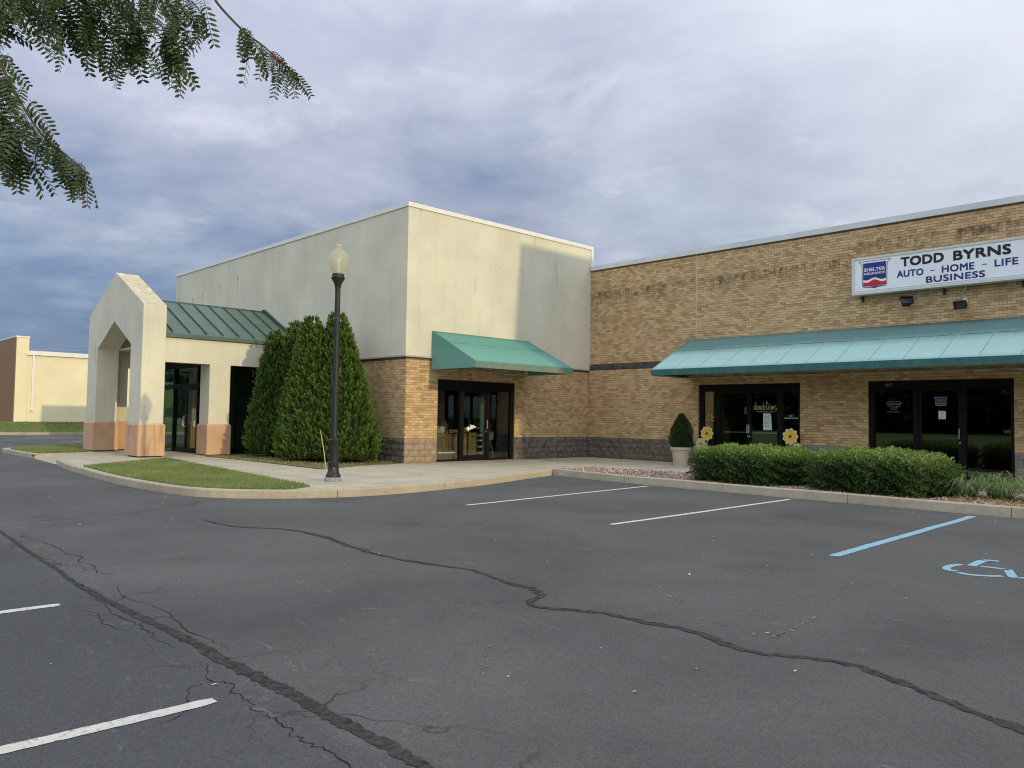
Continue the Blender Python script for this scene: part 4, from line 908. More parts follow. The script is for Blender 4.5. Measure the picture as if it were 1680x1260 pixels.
# the shop name in thin hand-drawn letters
sc = MB(); PL = lambda a, b: P3('Y', PG, a, -0.004, b)
def arc(cx, cy, rx, ry, a0, a1, n=10): return [(cx+rx*math.cos(R(a0+(a1-a0)*i/n)), cy+ry*math.sin(R(a0+(a1-a0)*i/n))) for i in range(n+1)]
bz = 1.885; wv = 0.0125
def letter(ch, x, w, hx):
    if ch in 'da':
        stroke(sc, arc(x+w*.42, bz+hx*.5, w*.36, hx*.5, 40, 330), wv, PL)
        top = hx*(1.9 if ch == 'd' else 1.0); stroke(sc, [(x+w*.80, bz+top), (x+w*.78, bz+hx*.4), (x+w*.82, bz+.01), (x+w*.98, bz-.005)], wv, PL)
    elif ch == 'n': stroke(sc, [(x+.08*w, bz+hx), (x+.12*w, bz)], wv, PL); stroke(sc, [(x+.12*w, bz+hx*.1), (x+.45*w, bz+hx*.95), (x+.72*w, bz+hx*.9), (x+.75*w, bz+.0), (x+.98*w, bz-.005)], wv, PL)
    elif ch == 'e': stroke(sc, arc(x+w*.48, bz+hx*.75, w*.36, hx*.25, 20, 230, 8)+arc(x+w*.48, bz+hx*.26, w*.40, hx*.26, 110, 330, 8), wv, PL)
    elif ch == 'l': stroke(sc, [(x+w*.1, bz+.02), (x+w*.55, bz+hx*1.6), (x+w*.6, bz+hx*2.35), (x+w*.35, bz+hx*2.0), (x+w*.4, bz+hx*.4), (x+w*.9, bz)], wv, PL)
    elif ch == 'i': stroke(sc, [(x+w*.4, bz+hx*.95), (x+w*.4, bz+.02), (x+w*.9, bz)], wv, PL); stroke(sc, [(x+w*.6, bz+hx*1.35), (x+w*.75, bz+hx*1.5)], .03, PL)
    elif ch == 'o': stroke(sc, arc(x+w*.5, bz+hx*.5, w*.38, hx*.5, 0, 360, 14), wv, PL)
    elif ch == 's': stroke(sc, arc(x+w*.5, bz+hx*.72, w*.36, hx*.30, 40, 240, 8)+arc(x+w*.5, bz+hx*.10, w*.38, hx*.34, 80, -130, 10), wv, PL)
x = 7.04
for ch, w in zip('dandelions', (.095, .085, .085, .095, .075, .075, .05, .085, .085, .085)): letter(ch, x, w, .125); x += w
sc.build('shop_name', M['gold_vinyl'], dF2)
text('FLOWERS AND GIFTS', 'lettering', 'Y', PG, 7.15, 7.77, 1.80, 1.835, M['gold_vinyl'], dF2, bold=0.01)
def notice(name, ax, plane, u0, u1, z0, z1, label, mat='paper', lines=5, skew=0.0, ink='ledge', d=-0.004):
    t = thing(name, P3(ax, plane, (u0+u1)/2, 0, z0), label, 'notice')
    b = MB(); b.prism([P3(ax, plane, u0, d, z0), P3(ax, plane, u1+skew, d, z0), P3(ax, plane, u1, d, z1-(z1-z0)*.12), P3(ax, plane, u1-(u1-u0)*.12, d, z1), P3(ax, plane, u0, d, z1)], tuple(np.array(P3(ax, 0, 0, .001, 0)))); b.build('sheet', M[mat], t)
    l = MB()
    for q in range(lines):
        z = z1-(z1-z0)*(.2+.62*q/max(1, lines-1)); w = rng.uniform(.5, .8); abox(l, ax, plane, u0+(u1-u0)*.14, u0+(u1-u0)*(.14+w*.9), d-.0015, d-.0005, z, z+(z1-z0)*.03)
    l.build('print', M[ink], t); return t
notice('paper_notice', 'Y', PG, 7.38, 7.66, 1.22, 1.765, 'pale blue paper notice taped under the shop name on the glass door', skew=0.03, lines=8)
notice('paper_notice', 'Y', D+0.8, 6.30, 6.56, 1.74, 1.99, 'grey sign card hanging behind the first door of the flower shop', 'vinyl', 4)
notice('open_flag', 'Y', D+0.5, 7.55, 7.98, 1.38, 1.78, 'dim blue sign hanging inside the flower shop door', 'navy', 1)
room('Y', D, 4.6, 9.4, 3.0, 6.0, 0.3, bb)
# insurance office
store(10.80, 14.54, [(10.80, 10.92), (12.05, 12.17), (13.26, 13.36), (14.48, 14.54)], 'glass_k', bb)
wI = window('Y', D, 10.92, 12.05, ZS, 2.53, fd, bb, 'glass_k', 0.03); dI = door('Y', D, 12.17, 13.26, ZS, 2.53, fd, bb, 'glass_k', 'l'); wI2 = window('Y', D, 13.36, 14.48, ZS, 2.53, fd, bb, 'glass_k', 0.03)
M['vinyl_dim'] = plain('grey_vinyl', (0.30, 0.31, 0.31), 0.5, 0.3, 0.05)
text('1613', 'lettering', 'Y', D+fd-.006, 11.28, 11.46, 2.57, 2.665, M['vinyl_dim'], bb, bold=0.01)
pl = MB(); ring = arc(11.34, 2.085, .045, .045, 90, 270)+arc(11.64, 2.085, .045, .045, -90, 90); stroke(pl, ring+[ring[0]], .012, PL); pl.build('badge_outline', M['vinyl_dim'], wI)
text('INSURANCE', 'lettering', 'Y', PG, 11.33, 11.65, 2.07, 2.10, M['vinyl_dim'], wI, bold=0.01)
for s, a, b, z in (('AUTO - HOME', 11.31, 11.67, 1.985), ('LIFE', 11.38, 11.60, 1.94), ('BUSINESS', 11.40, 11.58, 1.895), ('TODD BYRNS', 11.30, 11.66, 1.82)): text(s, 'lettering', 'Y', PG, a, b, z, z+.03, M['vinyl_dim'], wI, bold=0.01)
notice('paper_notice', 'Y', PG+.03, 11.75, 11.92, 1.58, 1.75, 'small square blue and white notice on the dark office side window', 'paper', 3)
notice('paper_notice', 'Y', PG, 12.68, 12.87, 1.64, 1.87, 'small white notice under the blue emblem on the office door', 'vinyl', 5)
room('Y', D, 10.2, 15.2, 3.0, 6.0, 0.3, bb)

def emblem(ax, plane, cx, z0, w, h, parent, mats, d0=-0.004):
    """shield: flared top corners, blue field over a red hill"""
    def m(pts): return [(cx+a*w/2, z0+b*h) for a, b in pts]
    half = [(1.0, 1.0), (1.0, .955), (.86, .90), (.82, .82), (.80, .12), (.72, .065), (.14, .035), (0.0, 0.0)]
    shield = half+[(-a, b) for a, b in half[::-1][1:]]
    def inset(s): return [(a*(1-s) if abs(a) > .9 else (a-math.copysign(s*1.1, a) if a else 0), min(max(b, s*1.05+(.02 if not a else .045)), 1-s*.6)) for a, b in shield]
    flat_poly('emblem_outline', ax, plane, m(shield), mats[0], parent, d0)
    flat_poly('emblem_border', ax, plane, m(inset(.035)), mats[1], parent, d0-.001)
    wave = [(.72+0.0*i, 0) for i in range(0)]
    xs = [-.74+1.48*i/16 for i in range(17)]; hill = lambda a: .055*math.exp(-(a/.26)**2)-.028*math.exp(-((abs(a)-.48)/.2)**2)
    flat_poly('blue_field', ax, plane, m([(-.74, .925), (.74, .925)]+[(a, .335+hill(a)) for a in xs[::-1]]), mats[2], parent, d0-.002)
    flat_poly('red_field', ax, plane, m([(a, .255+1.2*hill(a)) for a in xs]+[(.74, .10), (.1, .085), (0, .06), (-.1, .085), (-.74, .10)]), mats[3], parent, d0-.002)
    text('SHELTER', 'lettering', ax, plane, cx-.34*w, cx+.34*w, z0+.62*h, z0+.745*h, mats[1], parent, bold=.03, d=d0-.004)
    text('INSURANCE', 'lettering', ax, plane, cx-.34*w, cx+.34*w, z0+.50*h, z0+.585*h, mats[1], parent, bold=.03, d=d0-.004)
emblem('Y', PG, 12.74, 2.0, .36, .26, dI, (M['vinyl_dim'], M['vinyl_dim'], M['blue'], M['red']))
awning('Y', D, 4.60, 17.0, 4.33, 3.16, 2.965, 2.25, 'fab_front', 'val_teal', 0.86, 'long teal awning, paler along its lower edge, over both brick storefronts', 0.022)

# lit shop sign box
sg = thing('shop_sign', (12.8, D, 5.8), 'long white sign box reading TODD BYRNS with a blue and red shield', 'sign')
SF = D-0.36
b = MB(); frame(b, 'Y', SF, 10.48, 15.12, 5.27, 6.365, .07, .07, .07, .06, -0.02, 0.30); abox(b, 'Y', SF, 10.55, 15.05, .03, .30, 5.34, 6.305); b.build('cabinet', M['sign_case'], sg)
b = MB(); abox(b, 'Y', SF, 10.552, 15.048, 0.0, .028, 5.342, 6.303); b.build('face', M['sign_face'], sg)
b = MB(); abox(b, 'Y', SF, 10.60, 15.0, -.012, 0.0, 5.372, 5.382); b.build('edge_line', M['sign_case'], sg)
for x in (10.66, 12.9, 14.8): b = MB(); b.box((x-.03, SF+.301, 5.2), (x+.03, D-0.012, 5.45)); b.box((x-.035, D-.05, 5.1), (x+.035, D-.0125, 5.35)); b.build('bracket', M['black'], sg)
T = lambda s, a, b_, z0, z1, mt, bo: text(s, 'lettering', 'Y', SF, a, b_, z0, z1, M[mt], sg, bold=bo, spacing=1.05)
T('TODD', 11.862, 12.995, 5.952, 6.226, 'ink', .05); T('BYRNS', 13.227, 14.600, 5.948, 6.222, 'ink', .05)
T('AUTO', 11.756, 12.47, 5.650, 5.849, 'navy', .035); T('-', 12.647, 12.760, 5.742, 5.764, 'navy', .0); T('HOME', 12.938, 13.742, 5.652, 5.853, 'navy', .035); T('-', 13.925, 14.035, 5.746, 5.768, 'navy', .0); T('LIFE', 14.217, 14.761, 5.658, 5.850, 'navy', .035); T('BUSINESS', 12.532, 13.995, 5.415, 5.600, 'navy', .035)
emblem('Y', SF, 11.135, 5.42, .885, .825, sg, (M['navy'], M['vinyl'], M['blue'], M['red']))

# floodlights under the sign
def flood(x, z, tilt, turn, label, conduit):
    t = thing('floodlight', (x, D-0.02, z), label, 'floodlight', 'floodlights under the shop sign')
    c = np.array((x, D-0.30, z)); rot = Matrix.Rotation(turn, 3, 'Z') @ Matrix.Rotation(tilt, 3, 'X')
    tr = lambda p: tuple(np.array(rot @ Vector(p))+c)
    h = MB(); V = [(-.15, -.10, -.10), (.15, -.10, -.10), (.15, -.10, .10), (-.15, -.10, .10), (-.10, .08, -.06), (.10, .08, -.06), (.10, .08, .06), (-.10, .08, .06)]
    h.add([tr(p) for p in V], [(4, 7, 6, 5), (0, 4, 5, 1), (1, 5, 6, 2), (2, 6, 7, 3), (3, 7, 4, 0)]); 
    for a, b_ in (((-.165, -.16, .10), (.165, .0, .115)), ((-.165, -.12, -.115), (.165, -.09, -.10)), ((-.165, -.13, -.10), (-.15, -.09, .10)), ((.15, -.13, -.10), (.165, -.09, .10))):
        q = MB().box(a, b_); h.add([tr(p) for p in q.v], q.f)
    h.build('housing', M['black'], t)
    MB().quad([tr(p) for p in ((-.148, -.095, -.098), (.148, -.095, -.098), (.148, -.095, .098), (-.148, -.095, .098))]).build('lens', M['lens'], t)
    k = MB(); k.tube([tuple(c+np.array((0, .06, .05))), (x, D-.12, z+.10), (x, D-.03, z+.12)], .018, 6); k.box((x-.06, D-.04, z+.06), (x+.06, D-.0125, z+.2)); k.build('bracket', M['black' if not conduit else 'cap_grey'], t)
    if conduit:
        k = MB(); k.tube([(x, D-.03, z+.19), (x-.02, D-.05, z+.27), (x-.06, D-.05, z+.31)], .012, 6); k.tube([tuple(p) for p in catmull([(x-.14, D-.04, z+.33), (x-.04, D-.06, z+.38), (x+.02, D-.08, z+.48), (x+.02, D-.05, z+.56)], 4)], .011, 6); k.build('conduit', M['white'], t)
flood(11.98, 4.92, R(-35), R(38), 'black floodlight tilted towards the sign, the one without a pale conduit', False)
flood(13.42, 4.74, R(12), R(-12), 'black floodlight hung below a pale wall box and white conduit', True)

# ------------------------------------------------------------------ entrance portico
po = thing('entrance_portico', (-9.68, -3, 0), 'cream gabled entrance portico with terracotta pier bases and green metal roof', 'portico')
XC = -9.68; HW = 2.92; IW = 1.82; YF, YB = -5.7, -4.95
g = MB(); front = [(XC-HW, 1.10), (XC-IW, 1.10), (XC-IW, 3.80), (XC, 4.70), (XC+IW, 3.80), (XC+IW, 1.10), (XC+HW, 1.10), (XC+HW, 5.07), (XC, 6.45), (XC-HW, 5.07)]
def convex_parts(y):
    a = lambda i: (front[i][0], y, front[i][1])
    return None
F2 = [(x, YF, z) for x, z in front]; B2 = [(x, YB, z) for x, z in front]; n = len(front)
faces = [(0, 1, 2, 9), (2, 3, 8, 9), (3, 4, 7, 8), (4, 5, 6, 7)]
g.add(F2+B2, faces+[tuple(i+n for i in f)[::-1] for f in faces]+[(i, (i+1) % n, n+(i+1) % n, n+i) for i in range(n)])
gw = g.build('gable_wall', M['stucco_trim'], po)
def pier_base(x0, x1, y0, y1):
    e = 0.055; b = MB(); zb, zt = 0.045, 1.06
    r0 = [(x0-e, y0-e), (x1+e, y0-e), (x1+e, y1+e), (x0-e, y1+e)]; r1 = [(x0+.002, y0+.002), (x1-.002, y0+.002), (x1-.002, y1-.002), (x0+.002, y1-.002)]
    V = [(x, y, zb) for x, y in r0]+[(x, y, zt) for x, y in r0]+[(x, y, zt+.06) for x, y in r1]
    b.add(V, [(3, 2, 1, 0)]+[(i, (i+1) % 4, 4+(i+1) % 4, 4+i) for i in range(4)]+[(4+i, 4+(i+1) % 4, 8+(i+1) % 4, 8+i) for i in range(4)]+[(8, 9, 10, 11)])
    o = b.build('pier_base', M['terracotta'], po)
    k = MB(); k.box((x0+.02, y0+.02, -0.01), (x1-.02, y1-.02, 0.044)); k.build('shim', M['joint'], o)
XR = XC+HW-0.06; XL = XC-HW+0.06
pier_base(XC-HW, XC-IW, YF, YB); pier_base(XC+IW, XC+HW, YF, YB)
for sgn, xo in ((1, XR), (-1, XL)):
    xi = xo-sgn*(0.78 if sgn > 0 else 0.42); ya, yb_ = (-3.40, -2.66) if sgn > 0 else (YB+.06, -4.40)
    w = MB(); w.box((xi, ya, 1.10), (xo, yb_, 3.19)); w.build('pier', M['stucco_trim'], po); pier_base(min(xi, xo), max(xi, xo), ya, yb_)
    w = MB(); w.box((xo-sgn*0.40, YB+.001, 3.191), (xo, -0.001, 4.03)); w.box((xo-sgn*.4, -0.40, 0.01), (xo, -0.001, 3.19)); w.build('side_wall', M['stucco_trim'], po)
MB().prism([(XC-HW+.3, YB+.002, 3.86), (XC+HW-.3, YB+.002, 3.86), (XC+HW-.3, YB+.002, 4.0), (XC, YB+.002, 5.0), (XC-HW+.3, YB+.002, 4.0)], (0, .05, 0)).build('soffit_panel', M['recess_shade'], po)
b = MB(); b.box((XL+.401, YB+.001, 3.80), (XR-.401, -0.001, 3.86)); b.build('ceiling', M['stucco_trim'], po)
b = MB(); b.box((XC-HW+.1, YB, 0.0), (XC+HW-.1, -0.01, 0.006)); b.build('floor_slab', M['concrete'], po)
# standing seam roof: one panel between each pair of seams
EZ, RZ = 4.05, 5.60; EX = HW-0.0
sp = 0.585; ys = [-0.02-i*sp for i in range(9)]; ys = [y for y in ys if y > YB]+[YB+.002]
for sgn in (1, -1):
    for a, b_ in zip(ys, ys[1:]):
        q = MB(); o1 = sgn*0.0
        q.prism([(XC+sgn*0.03, a-.004, RZ), (XC+sgn*EX, a-.004, EZ+.12), (XC+sgn*EX, b_+.004, EZ+.12), (XC+sgn*.03, b_+.004, RZ)], (0, 0, -0.02)); q.build('roof_panel', M['roof'], po)
    for y in ys[:-1]:
        q = MB(); q.prism([(XC+sgn*.05, y-.016, RZ-.012), (XC+sgn*(EX-.10), y-.016, EZ+.172), (XC+sgn*(EX-.10), y+.016, EZ+.172), (XC+sgn*.05, y+.016, RZ-.012)], (0, 0, 0.055)); q.build('roof_seam', M['roof_seam'], po)
    q = MB(); q.box((XC+sgn*(EX+.005), YB+.003, EZ-.015), (XC+sgn*(EX+.03), -0.01, EZ+.115)); q.build('fascia', M['roof'], po)
    q = MB(); q.prism([(XC+sgn*.02, -0.11, RZ+.01), (XC+sgn*EX, -0.11, EZ+.13), (XC+sgn*EX, -0.003, EZ+.13), (XC+sgn*.02, -0.003, RZ+.01)], (0, 0, .10)); q.build('wall_flashing', M['roof_seam'], po)
q = MB(); q.prism([(XC-.09, YB+.002, RZ-.03), (XC+.09, YB+.002, RZ-.03), (XC, YB+.002, RZ+.05)], (0, -YB-.006, 0)); q.build('ridge_cap', M['roof_seam'], po)
q = MB(); q.prism([(XC-.13, YF-.01, 6.40), (XC, YF-.01, 6.462), (XC, YF-.01, 6.49), (XC-.16, YF-.01, 6.416)], (0, .77, 0)) if False else None
# glazed vestibule inside
YV = -3.20; vx0, vx1 = XL+.42, XR-.80
f = MB(); abox(f, 'Y', YV, vx0, vx1, 0, .12, 2.42, 2.54); abox(f, 'Y', YV, vx0, vx1, 0, .12, 3.20, 3.79)
for c in (vx0+.09, -10.57, -8.33, vx1-.05): abox(f, 'Y', YV, c-.05, c+.05, -.01, .13, .01, 3.20)
f.build('storefront_frame', M['bronze'], po)
for a, b_ in ((-10.52, -9.45), (-9.45, -8.38)):
    dd = door('Y', YV, a, b_, .01, 2.42, .02, po, 'glass_g', 'l' if a < -10 else 'r')
    text('PULL' if False else 'OPEN', 'sticker_text', 'Y', YV+.05, (a+b_)/2-.1, (a+b_)/2+.1, 1.1, 1.16, M['vinyl'], dd) if False else None
    s = MB(); abox(s, 'Y', YV, (a+b_)/2+.18, (a+b_)/2+.36, .052, .056, .98, 1.2); s.build('sticker', M['vinyl'], dd)
for a, b_ in ((vx0+.14, -10.62), (-8.28, vx1-.1)): window('Y', YV, a, b_, .01, 2.42, .02, po, 'glass_g', .03)
for a, b_ in ((vx0+.14, -10.62), (-10.52, -8.38), (-8.28, vx1-.1)): window('Y', YV, a, b_, 2.54, 3.20, .02, po, 'glass_g', .03)
for a, b_ in ((-2.62, -1.55), (-1.53, -0.45)): window('X', XR-.25, a, b_, .05, 3.18, 0, po, 'glass_g', .05)
for a, b_ in ((-3.05, -1.75), (-1.73, -0.45)): window('X', XL+.38, a, b_, .05, 3.18, 0, po, 'glass_g', .05)
b = MB(); b.box((XL+.41, YV+.2, .0065), (XR-.42, -0.02, .012)); b.build('carpet', M['carpet'], po)
b = MB(); b.box((XL+.41, -0.07, .013), (XR-.42, -0.012, 3.79)); b.build('back_wall', M['room'], po)
# a second awning on the front wall past the portico
awning('Y', 0.0, -18.2, -14.4, 4.05, 3.2, 2.95, 1.7, 'fab_side', 'val_teal', 1.0, 'green awning seen through the portico arch on the far wall', 0.01)

# ------------------------------------------------------------------ street lamp
LPX, LPY = 4.73, -5.36
lp = thing('lamp_post', (LPX, LPY, 0), 'dark lamp post with amber acorn globe beside the lawn corner', 'street lamp')
c0 = (LPX, LPY, 0)
b = MB(); b.lathe(c0, [(.20, -.01), (.20, .085), (.185, .10)], 8); b.build('footing', M['footing'], lp)
b = MB(); b.lathe(c0, [(.165, .10), (.165, .15), (.15, .17), (.125, .22), (.118, .30), (.120, .38), (.13, .40), (.13, .43), (.105, .45), (.102, .88), (.115, .90), (.115, .94), (.078, .965)], 20); smooth(b.build('base', M['lamp_paint'], lp))
b = MB(); b.lathe(c0, [(.076, .966), (.070, 2.4), (.060, 4.30), (.064, 4.38), (.085, 4.47), (.13, 4.55), (.135, 4.58)], 18); smooth(b.build('pole', M['lamp_paint'], lp))
b = MB(); b.lathe(c0, [(.150, 4.581), (.155, 4.61), (.135, 4.63), (.132, 4.69), (.10, 4.70)], 20); smooth(b.build('collar', M['lamp_paint'], lp))
b = MB(); prof = [(.125, 4.70), (.165, 4.75), (.208, 4.83), (.232, 4.92), (.236, 5.01), (.220, 5.10), (.178, 5.18), (.122, 5.23), (.085, 5.25)]; b.lathe(c0, prof, 24); smooth(b.build('globe', M['globe'], lp))
b = MB(); b.lathe(c0, [(.085, 5.251), (.080, 5.275), (.06, 5.285), (.072, 5.30), (.076, 5.335), (.055, 5.37), (.02, 5.385)], 18); smooth(b.build('finial', M['globe'], lp))
b = MB(); b.lathe(c0, [(.03, 4.705), (.035, 4.85), (.05, 4.95), (.045, 5.03), (.02, 5.07)], 12); smooth(b.build('bulb', M['bulb'], lp))
b = MB(); b.tube([(LPX+.105, LPY-.06, .30), (LPX+.135, LPY-.075, .30)], .012, 8); b.build('bolt', M['steel'], lp)

# ------------------------------------------------------------------ arborvitae
def arborvitae(cx, cy, rx, ry, hgt, label, n, lean=0.0):
    t = thing('arborvitae', (cx, cy, 0), label, 'shrub', 'arborvitae beside the portico')
    prof = lambda v: np.clip(0.70*np.clip(1-v, 0, 1)**0.85+0.32*np.clip(1-v, 0, 1)**0.36, 0, 1)*(0.86+0.14*np.minimum(v*9, 1))
    def place(v, th, f): return np.stack([cx+lean*v+rx*prof(v)*f*np.cos(th), np.minimum(cy+ry*prof(v)*f*np.sin(th), np.where(cx+rx*prof(v)*np.cos(th) < .1, -.04, 9)), .06+v*(hgt-.2)], 1)
    k = n//24; v = rng.beta(1.0, 1.3, k)*.985; th = rng.uniform(0, 2*np.pi, k); Cc = place(v, th, rng.uniform(.80, .97, k))
    idx = np.repeat(np.arange(k), 24); m_ = len(idx); o3 = unit(np.stack([np.cos(th)/rx, np.sin(th)/ry, np.zeros(k)], 1))
    axis = unit(o3*rng.uniform(.35, .95, k)[:, None]+np.array([0, 0, 1])*rng.uniform(.55, 1.0, k)[:, None]+rvec(k)*.22)
    ln = rng.uniform(.13, .27, k)*(1.1-.5*v); s_ = rng.uniform(0, 1, m_)**.8; ax3 = axis[idx]; ll = ln[idx]
    Pp = Cc[idx]+ax3*(s_*ll)[:, None]+rvec(m_)*((1.02-s_)*.34*ll)[:, None]; Pp[:, 2] = np.clip(Pp[:, 2], .03, hgt)
    A = ax3*1.1+rvec(m_)*.5; V, Q = leaf_quads(Pp, A, o3[idx]+rvec(m_)*.6, rng.uniform(.045, .085, m_), rng.uniform(.022, .040, m_), .1)
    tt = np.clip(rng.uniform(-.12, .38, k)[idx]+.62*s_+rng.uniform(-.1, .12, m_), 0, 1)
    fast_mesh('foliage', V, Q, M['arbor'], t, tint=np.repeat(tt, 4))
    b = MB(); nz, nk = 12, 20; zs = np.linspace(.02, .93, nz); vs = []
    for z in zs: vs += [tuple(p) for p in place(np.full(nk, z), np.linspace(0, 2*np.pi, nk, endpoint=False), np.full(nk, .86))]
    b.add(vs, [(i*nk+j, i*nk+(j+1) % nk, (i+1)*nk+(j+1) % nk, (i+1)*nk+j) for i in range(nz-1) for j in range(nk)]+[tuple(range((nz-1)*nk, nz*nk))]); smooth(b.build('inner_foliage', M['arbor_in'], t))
    b = MB(); b.tube([(cx, cy, -.01), (cx, cy, .5)], .06, 8); b.build('trunk', M['bark'], t)
arborvitae(-5.30, -1.75, 0.90, 0.95, 4.58, 'dark arborvitae closest to the portico opening', 40000)
arborvitae(-4.78, -1.25, 1.12, 0.95, 4.86, 'arborvitae second from the portico, half hidden by a fuller one', 46000)
arborvitae(-2.45, -1.85, 1.38, 1.12, 4.80, 'full arborvitae third from the portico, behind the thin stake', 64000, -.15)
arborvitae(-1.50, -1.30, 1.52, 1.10, 4.92, 'broadest arborvitae, behind the lamp post by the brick corner', 72000, -.5)
st = MB(); st.tube([(1.02, -3.35, .0), (.98, -3.42, .55), (.86, -3.46, 1.05)], [.012, .012, .009], 6); tag(st.build('garden_stake', M['wood']), 'thin pale wooden stake leaning in the bed before the shrubs', 'stake')

# ------------------------------------------------------------------ hedges, lilies, topiary
def hedge(x0, x1, y0, y1, hgt, n, label, drop_end=0.0):
    t = thing('hedge', ((x0+x1)/2, (y0+y1)/2, 0.03), label, 'hedge', 'low hedges along the kerb')
    cx, cy = (x0+x1)/2, (y0+y1)/2; a, b_ = (x1-x0)/2, (y1-y0)/2
    d = rvec(n*2); d = d[d[:, 2] > -.80][:n]; n = len(d)
    s = 1/(np.abs(d[:, 0])**4.5+np.abs(d[:, 1])**4.0+np.abs(d[:, 2])**4.5)**(1/4.3)
    d = d*s[:, None]; f = rng.uniform(.80, 1.0, n)[:, None]
    lump = 1+.06*np.sin(d[:, :1]*9+d[:, 1:2]*5)+.06*np.sin(d[:, :1]*21+d[:, 2:]*13)+.05*np.sin(d[:, :1]*37+d[:, 1:2]*17+d[:, 2:]*29)
    Pp = np.array([cx, cy, hgt*.44])+d*f*lump*np.array([a, b_, hgt*.56]); Pp[:, 2] = np.maximum(Pp[:, 2]*(1-drop_end*np.clip((Pp[:, 0]-cx)/a, 0, 1)**3), .05)
    nrm = unit(d*np.array([1/a, 1/b_, 1/hgt])); A = nrm*.5+rvec(n)*.9+np.array([0, 0, .45])
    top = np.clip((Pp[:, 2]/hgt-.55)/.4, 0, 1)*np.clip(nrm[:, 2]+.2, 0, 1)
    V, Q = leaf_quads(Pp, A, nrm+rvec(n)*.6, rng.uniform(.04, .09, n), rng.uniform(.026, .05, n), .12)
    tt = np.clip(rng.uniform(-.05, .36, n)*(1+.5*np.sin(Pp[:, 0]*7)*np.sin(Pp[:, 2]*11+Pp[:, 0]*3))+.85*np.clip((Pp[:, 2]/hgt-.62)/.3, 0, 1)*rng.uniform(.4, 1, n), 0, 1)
    m = 420; sx = rng.uniform(x0+.15, x1-.25, m); sy = rng.uniform(y0+.1, y1-.1, m); sz = hgt*(.90-.10*((sx-cx)/a)**4-.12*((sy-cy)/b_)**2)*(1-drop_end*np.clip((sx-cx)/a, 0, 1)**3)
    k = 9; base = np.repeat(np.stack([sx, sy, sz], 1), k, 0); hg = np.tile(np.linspace(0, .13, k), m)*np.repeat(rng.uniform(.35, 1.2, m), k); base[:, 2] += hg
    A2 = rvec(m*k)*.8+np.array([0, 0, .7]); V2, Q2 = leaf_quads(base, A2, rvec(m*k)+np.array([0, 0, .5]), rng.uniform(.02, .045, m*k), rng.uniform(.012, .022, m*k), .1)
    V = np.concatenate([V, V2]); Q = np.concatenate([Q, Q2+n*4]); tt = np.concatenate([np.repeat(tt, 4), np.repeat(rng.uniform(.45, 1, m*k), 4)])
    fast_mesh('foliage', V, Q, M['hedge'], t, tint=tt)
    b = MB(); nu, nv = 18, 9; Vv, F = [], []
    for j in range(nv):
        ph = -0.8+(math.pi/2+.8)*j/(nv-1)
        for i in range(nu):
            th = 2*math.pi*i/nu; dd = np.array([math.cos(ph)*math.cos(th), math.cos(ph)*math.sin(th), math.sin(ph)]); ss = 1/(abs(dd[0])**4.5+abs(dd[1])**4+abs(dd[2])**4.5)**(1/4.3)
            p = np.array([cx, cy, hgt*.44])+dd*ss*.84*np.array([a, b_, hgt*.50]); p[2] = max(.04, p[2]*(1-drop_end*np.clip((p[0]-cx)/a, 0, 1)**3)); Vv.append(tuple(p))
    for j in range(nv-1):
        for i in range(nu): F.append((j*nu+i, j*nu+(i+1) % nu, (j+1)*nu+(i+1) % nu, (j+1)*nu+i))
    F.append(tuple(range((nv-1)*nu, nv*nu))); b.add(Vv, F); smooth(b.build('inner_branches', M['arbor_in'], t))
    for q in range(7):
        xx = x0+.3+(x1-x0-.6)*q/6; s_ = MB(); s_.tube([(xx, cy-.25, .02), (xx+.08, cy-.5, .3), (xx+.03, cy-.62, .5)], .012, 5); s_.build('stem', M['bark'], t)
hedge(9.22, 11.76, 1.76, 4.05, 0.86, 32000, 'low clipped hedge before the flower shop, beside the potted topiary')
hedge(12.24, 14.95, 1.74, 4.0, 0.89, 32000, 'low clipped hedge before the dark office storefront, sloping down to the lilies', .22)
def lily(cx, cy, n, L0, L1, label):
    t = thing('daylily', (cx, cy, .03), label, 'plant', 'daylilies at the end of the hedge')
    th = rng.uniform(0, 2*np.pi, n); L = rng.uniform(L0, L1, n); rise = rng.uniform(.35, .95, n); k = 7; s = np.linspace(0, 1, k)
    out = np.stack([np.cos(th), np.sin(th), 0*th], 1); sd = np.stack([-np.sin(th), np.cos(th), 0*th], 1)
    base = np.array([cx, cy, .03])+out*rng.uniform(0, .09, n)[:, None]
    rad = (s[None]**1.25*L[:, None]*.85); zz = (np.sin(s*2.55)[None]*L[:, None]*rise[:, None]*.72)
    ctr = base[:, None]+out[:, None]*rad[..., None]+np.array([0, 0, 1])*zz[..., None]
    w = (.010*(1-s**2)+.0015)[None, :, None]*rng.uniform(.7, 1.3, n)[:, None, None]
    V = np.stack([ctr-sd[:, None]*w, ctr+sd[:, None]*w], 2).reshape(-1, 3); Q = []
    for i in range(n):
        o = i*k*2
        for j in range(k-1): Q.append((o+2*j, o+2*j+1, o+2*j+3, o+2*j+2))
    fast_mesh('leaves', V, np.array(Q), M['strap'], t, tint=np.repeat(np.clip(rng.normal(.5, .25, n), 0, 1), k*2))
    b = MB(); b.lathe((cx, cy, .0), [(.09, .02), (.08, .07), (.03, .10)], 8); b.build('crown', M['arbor_in'], t)
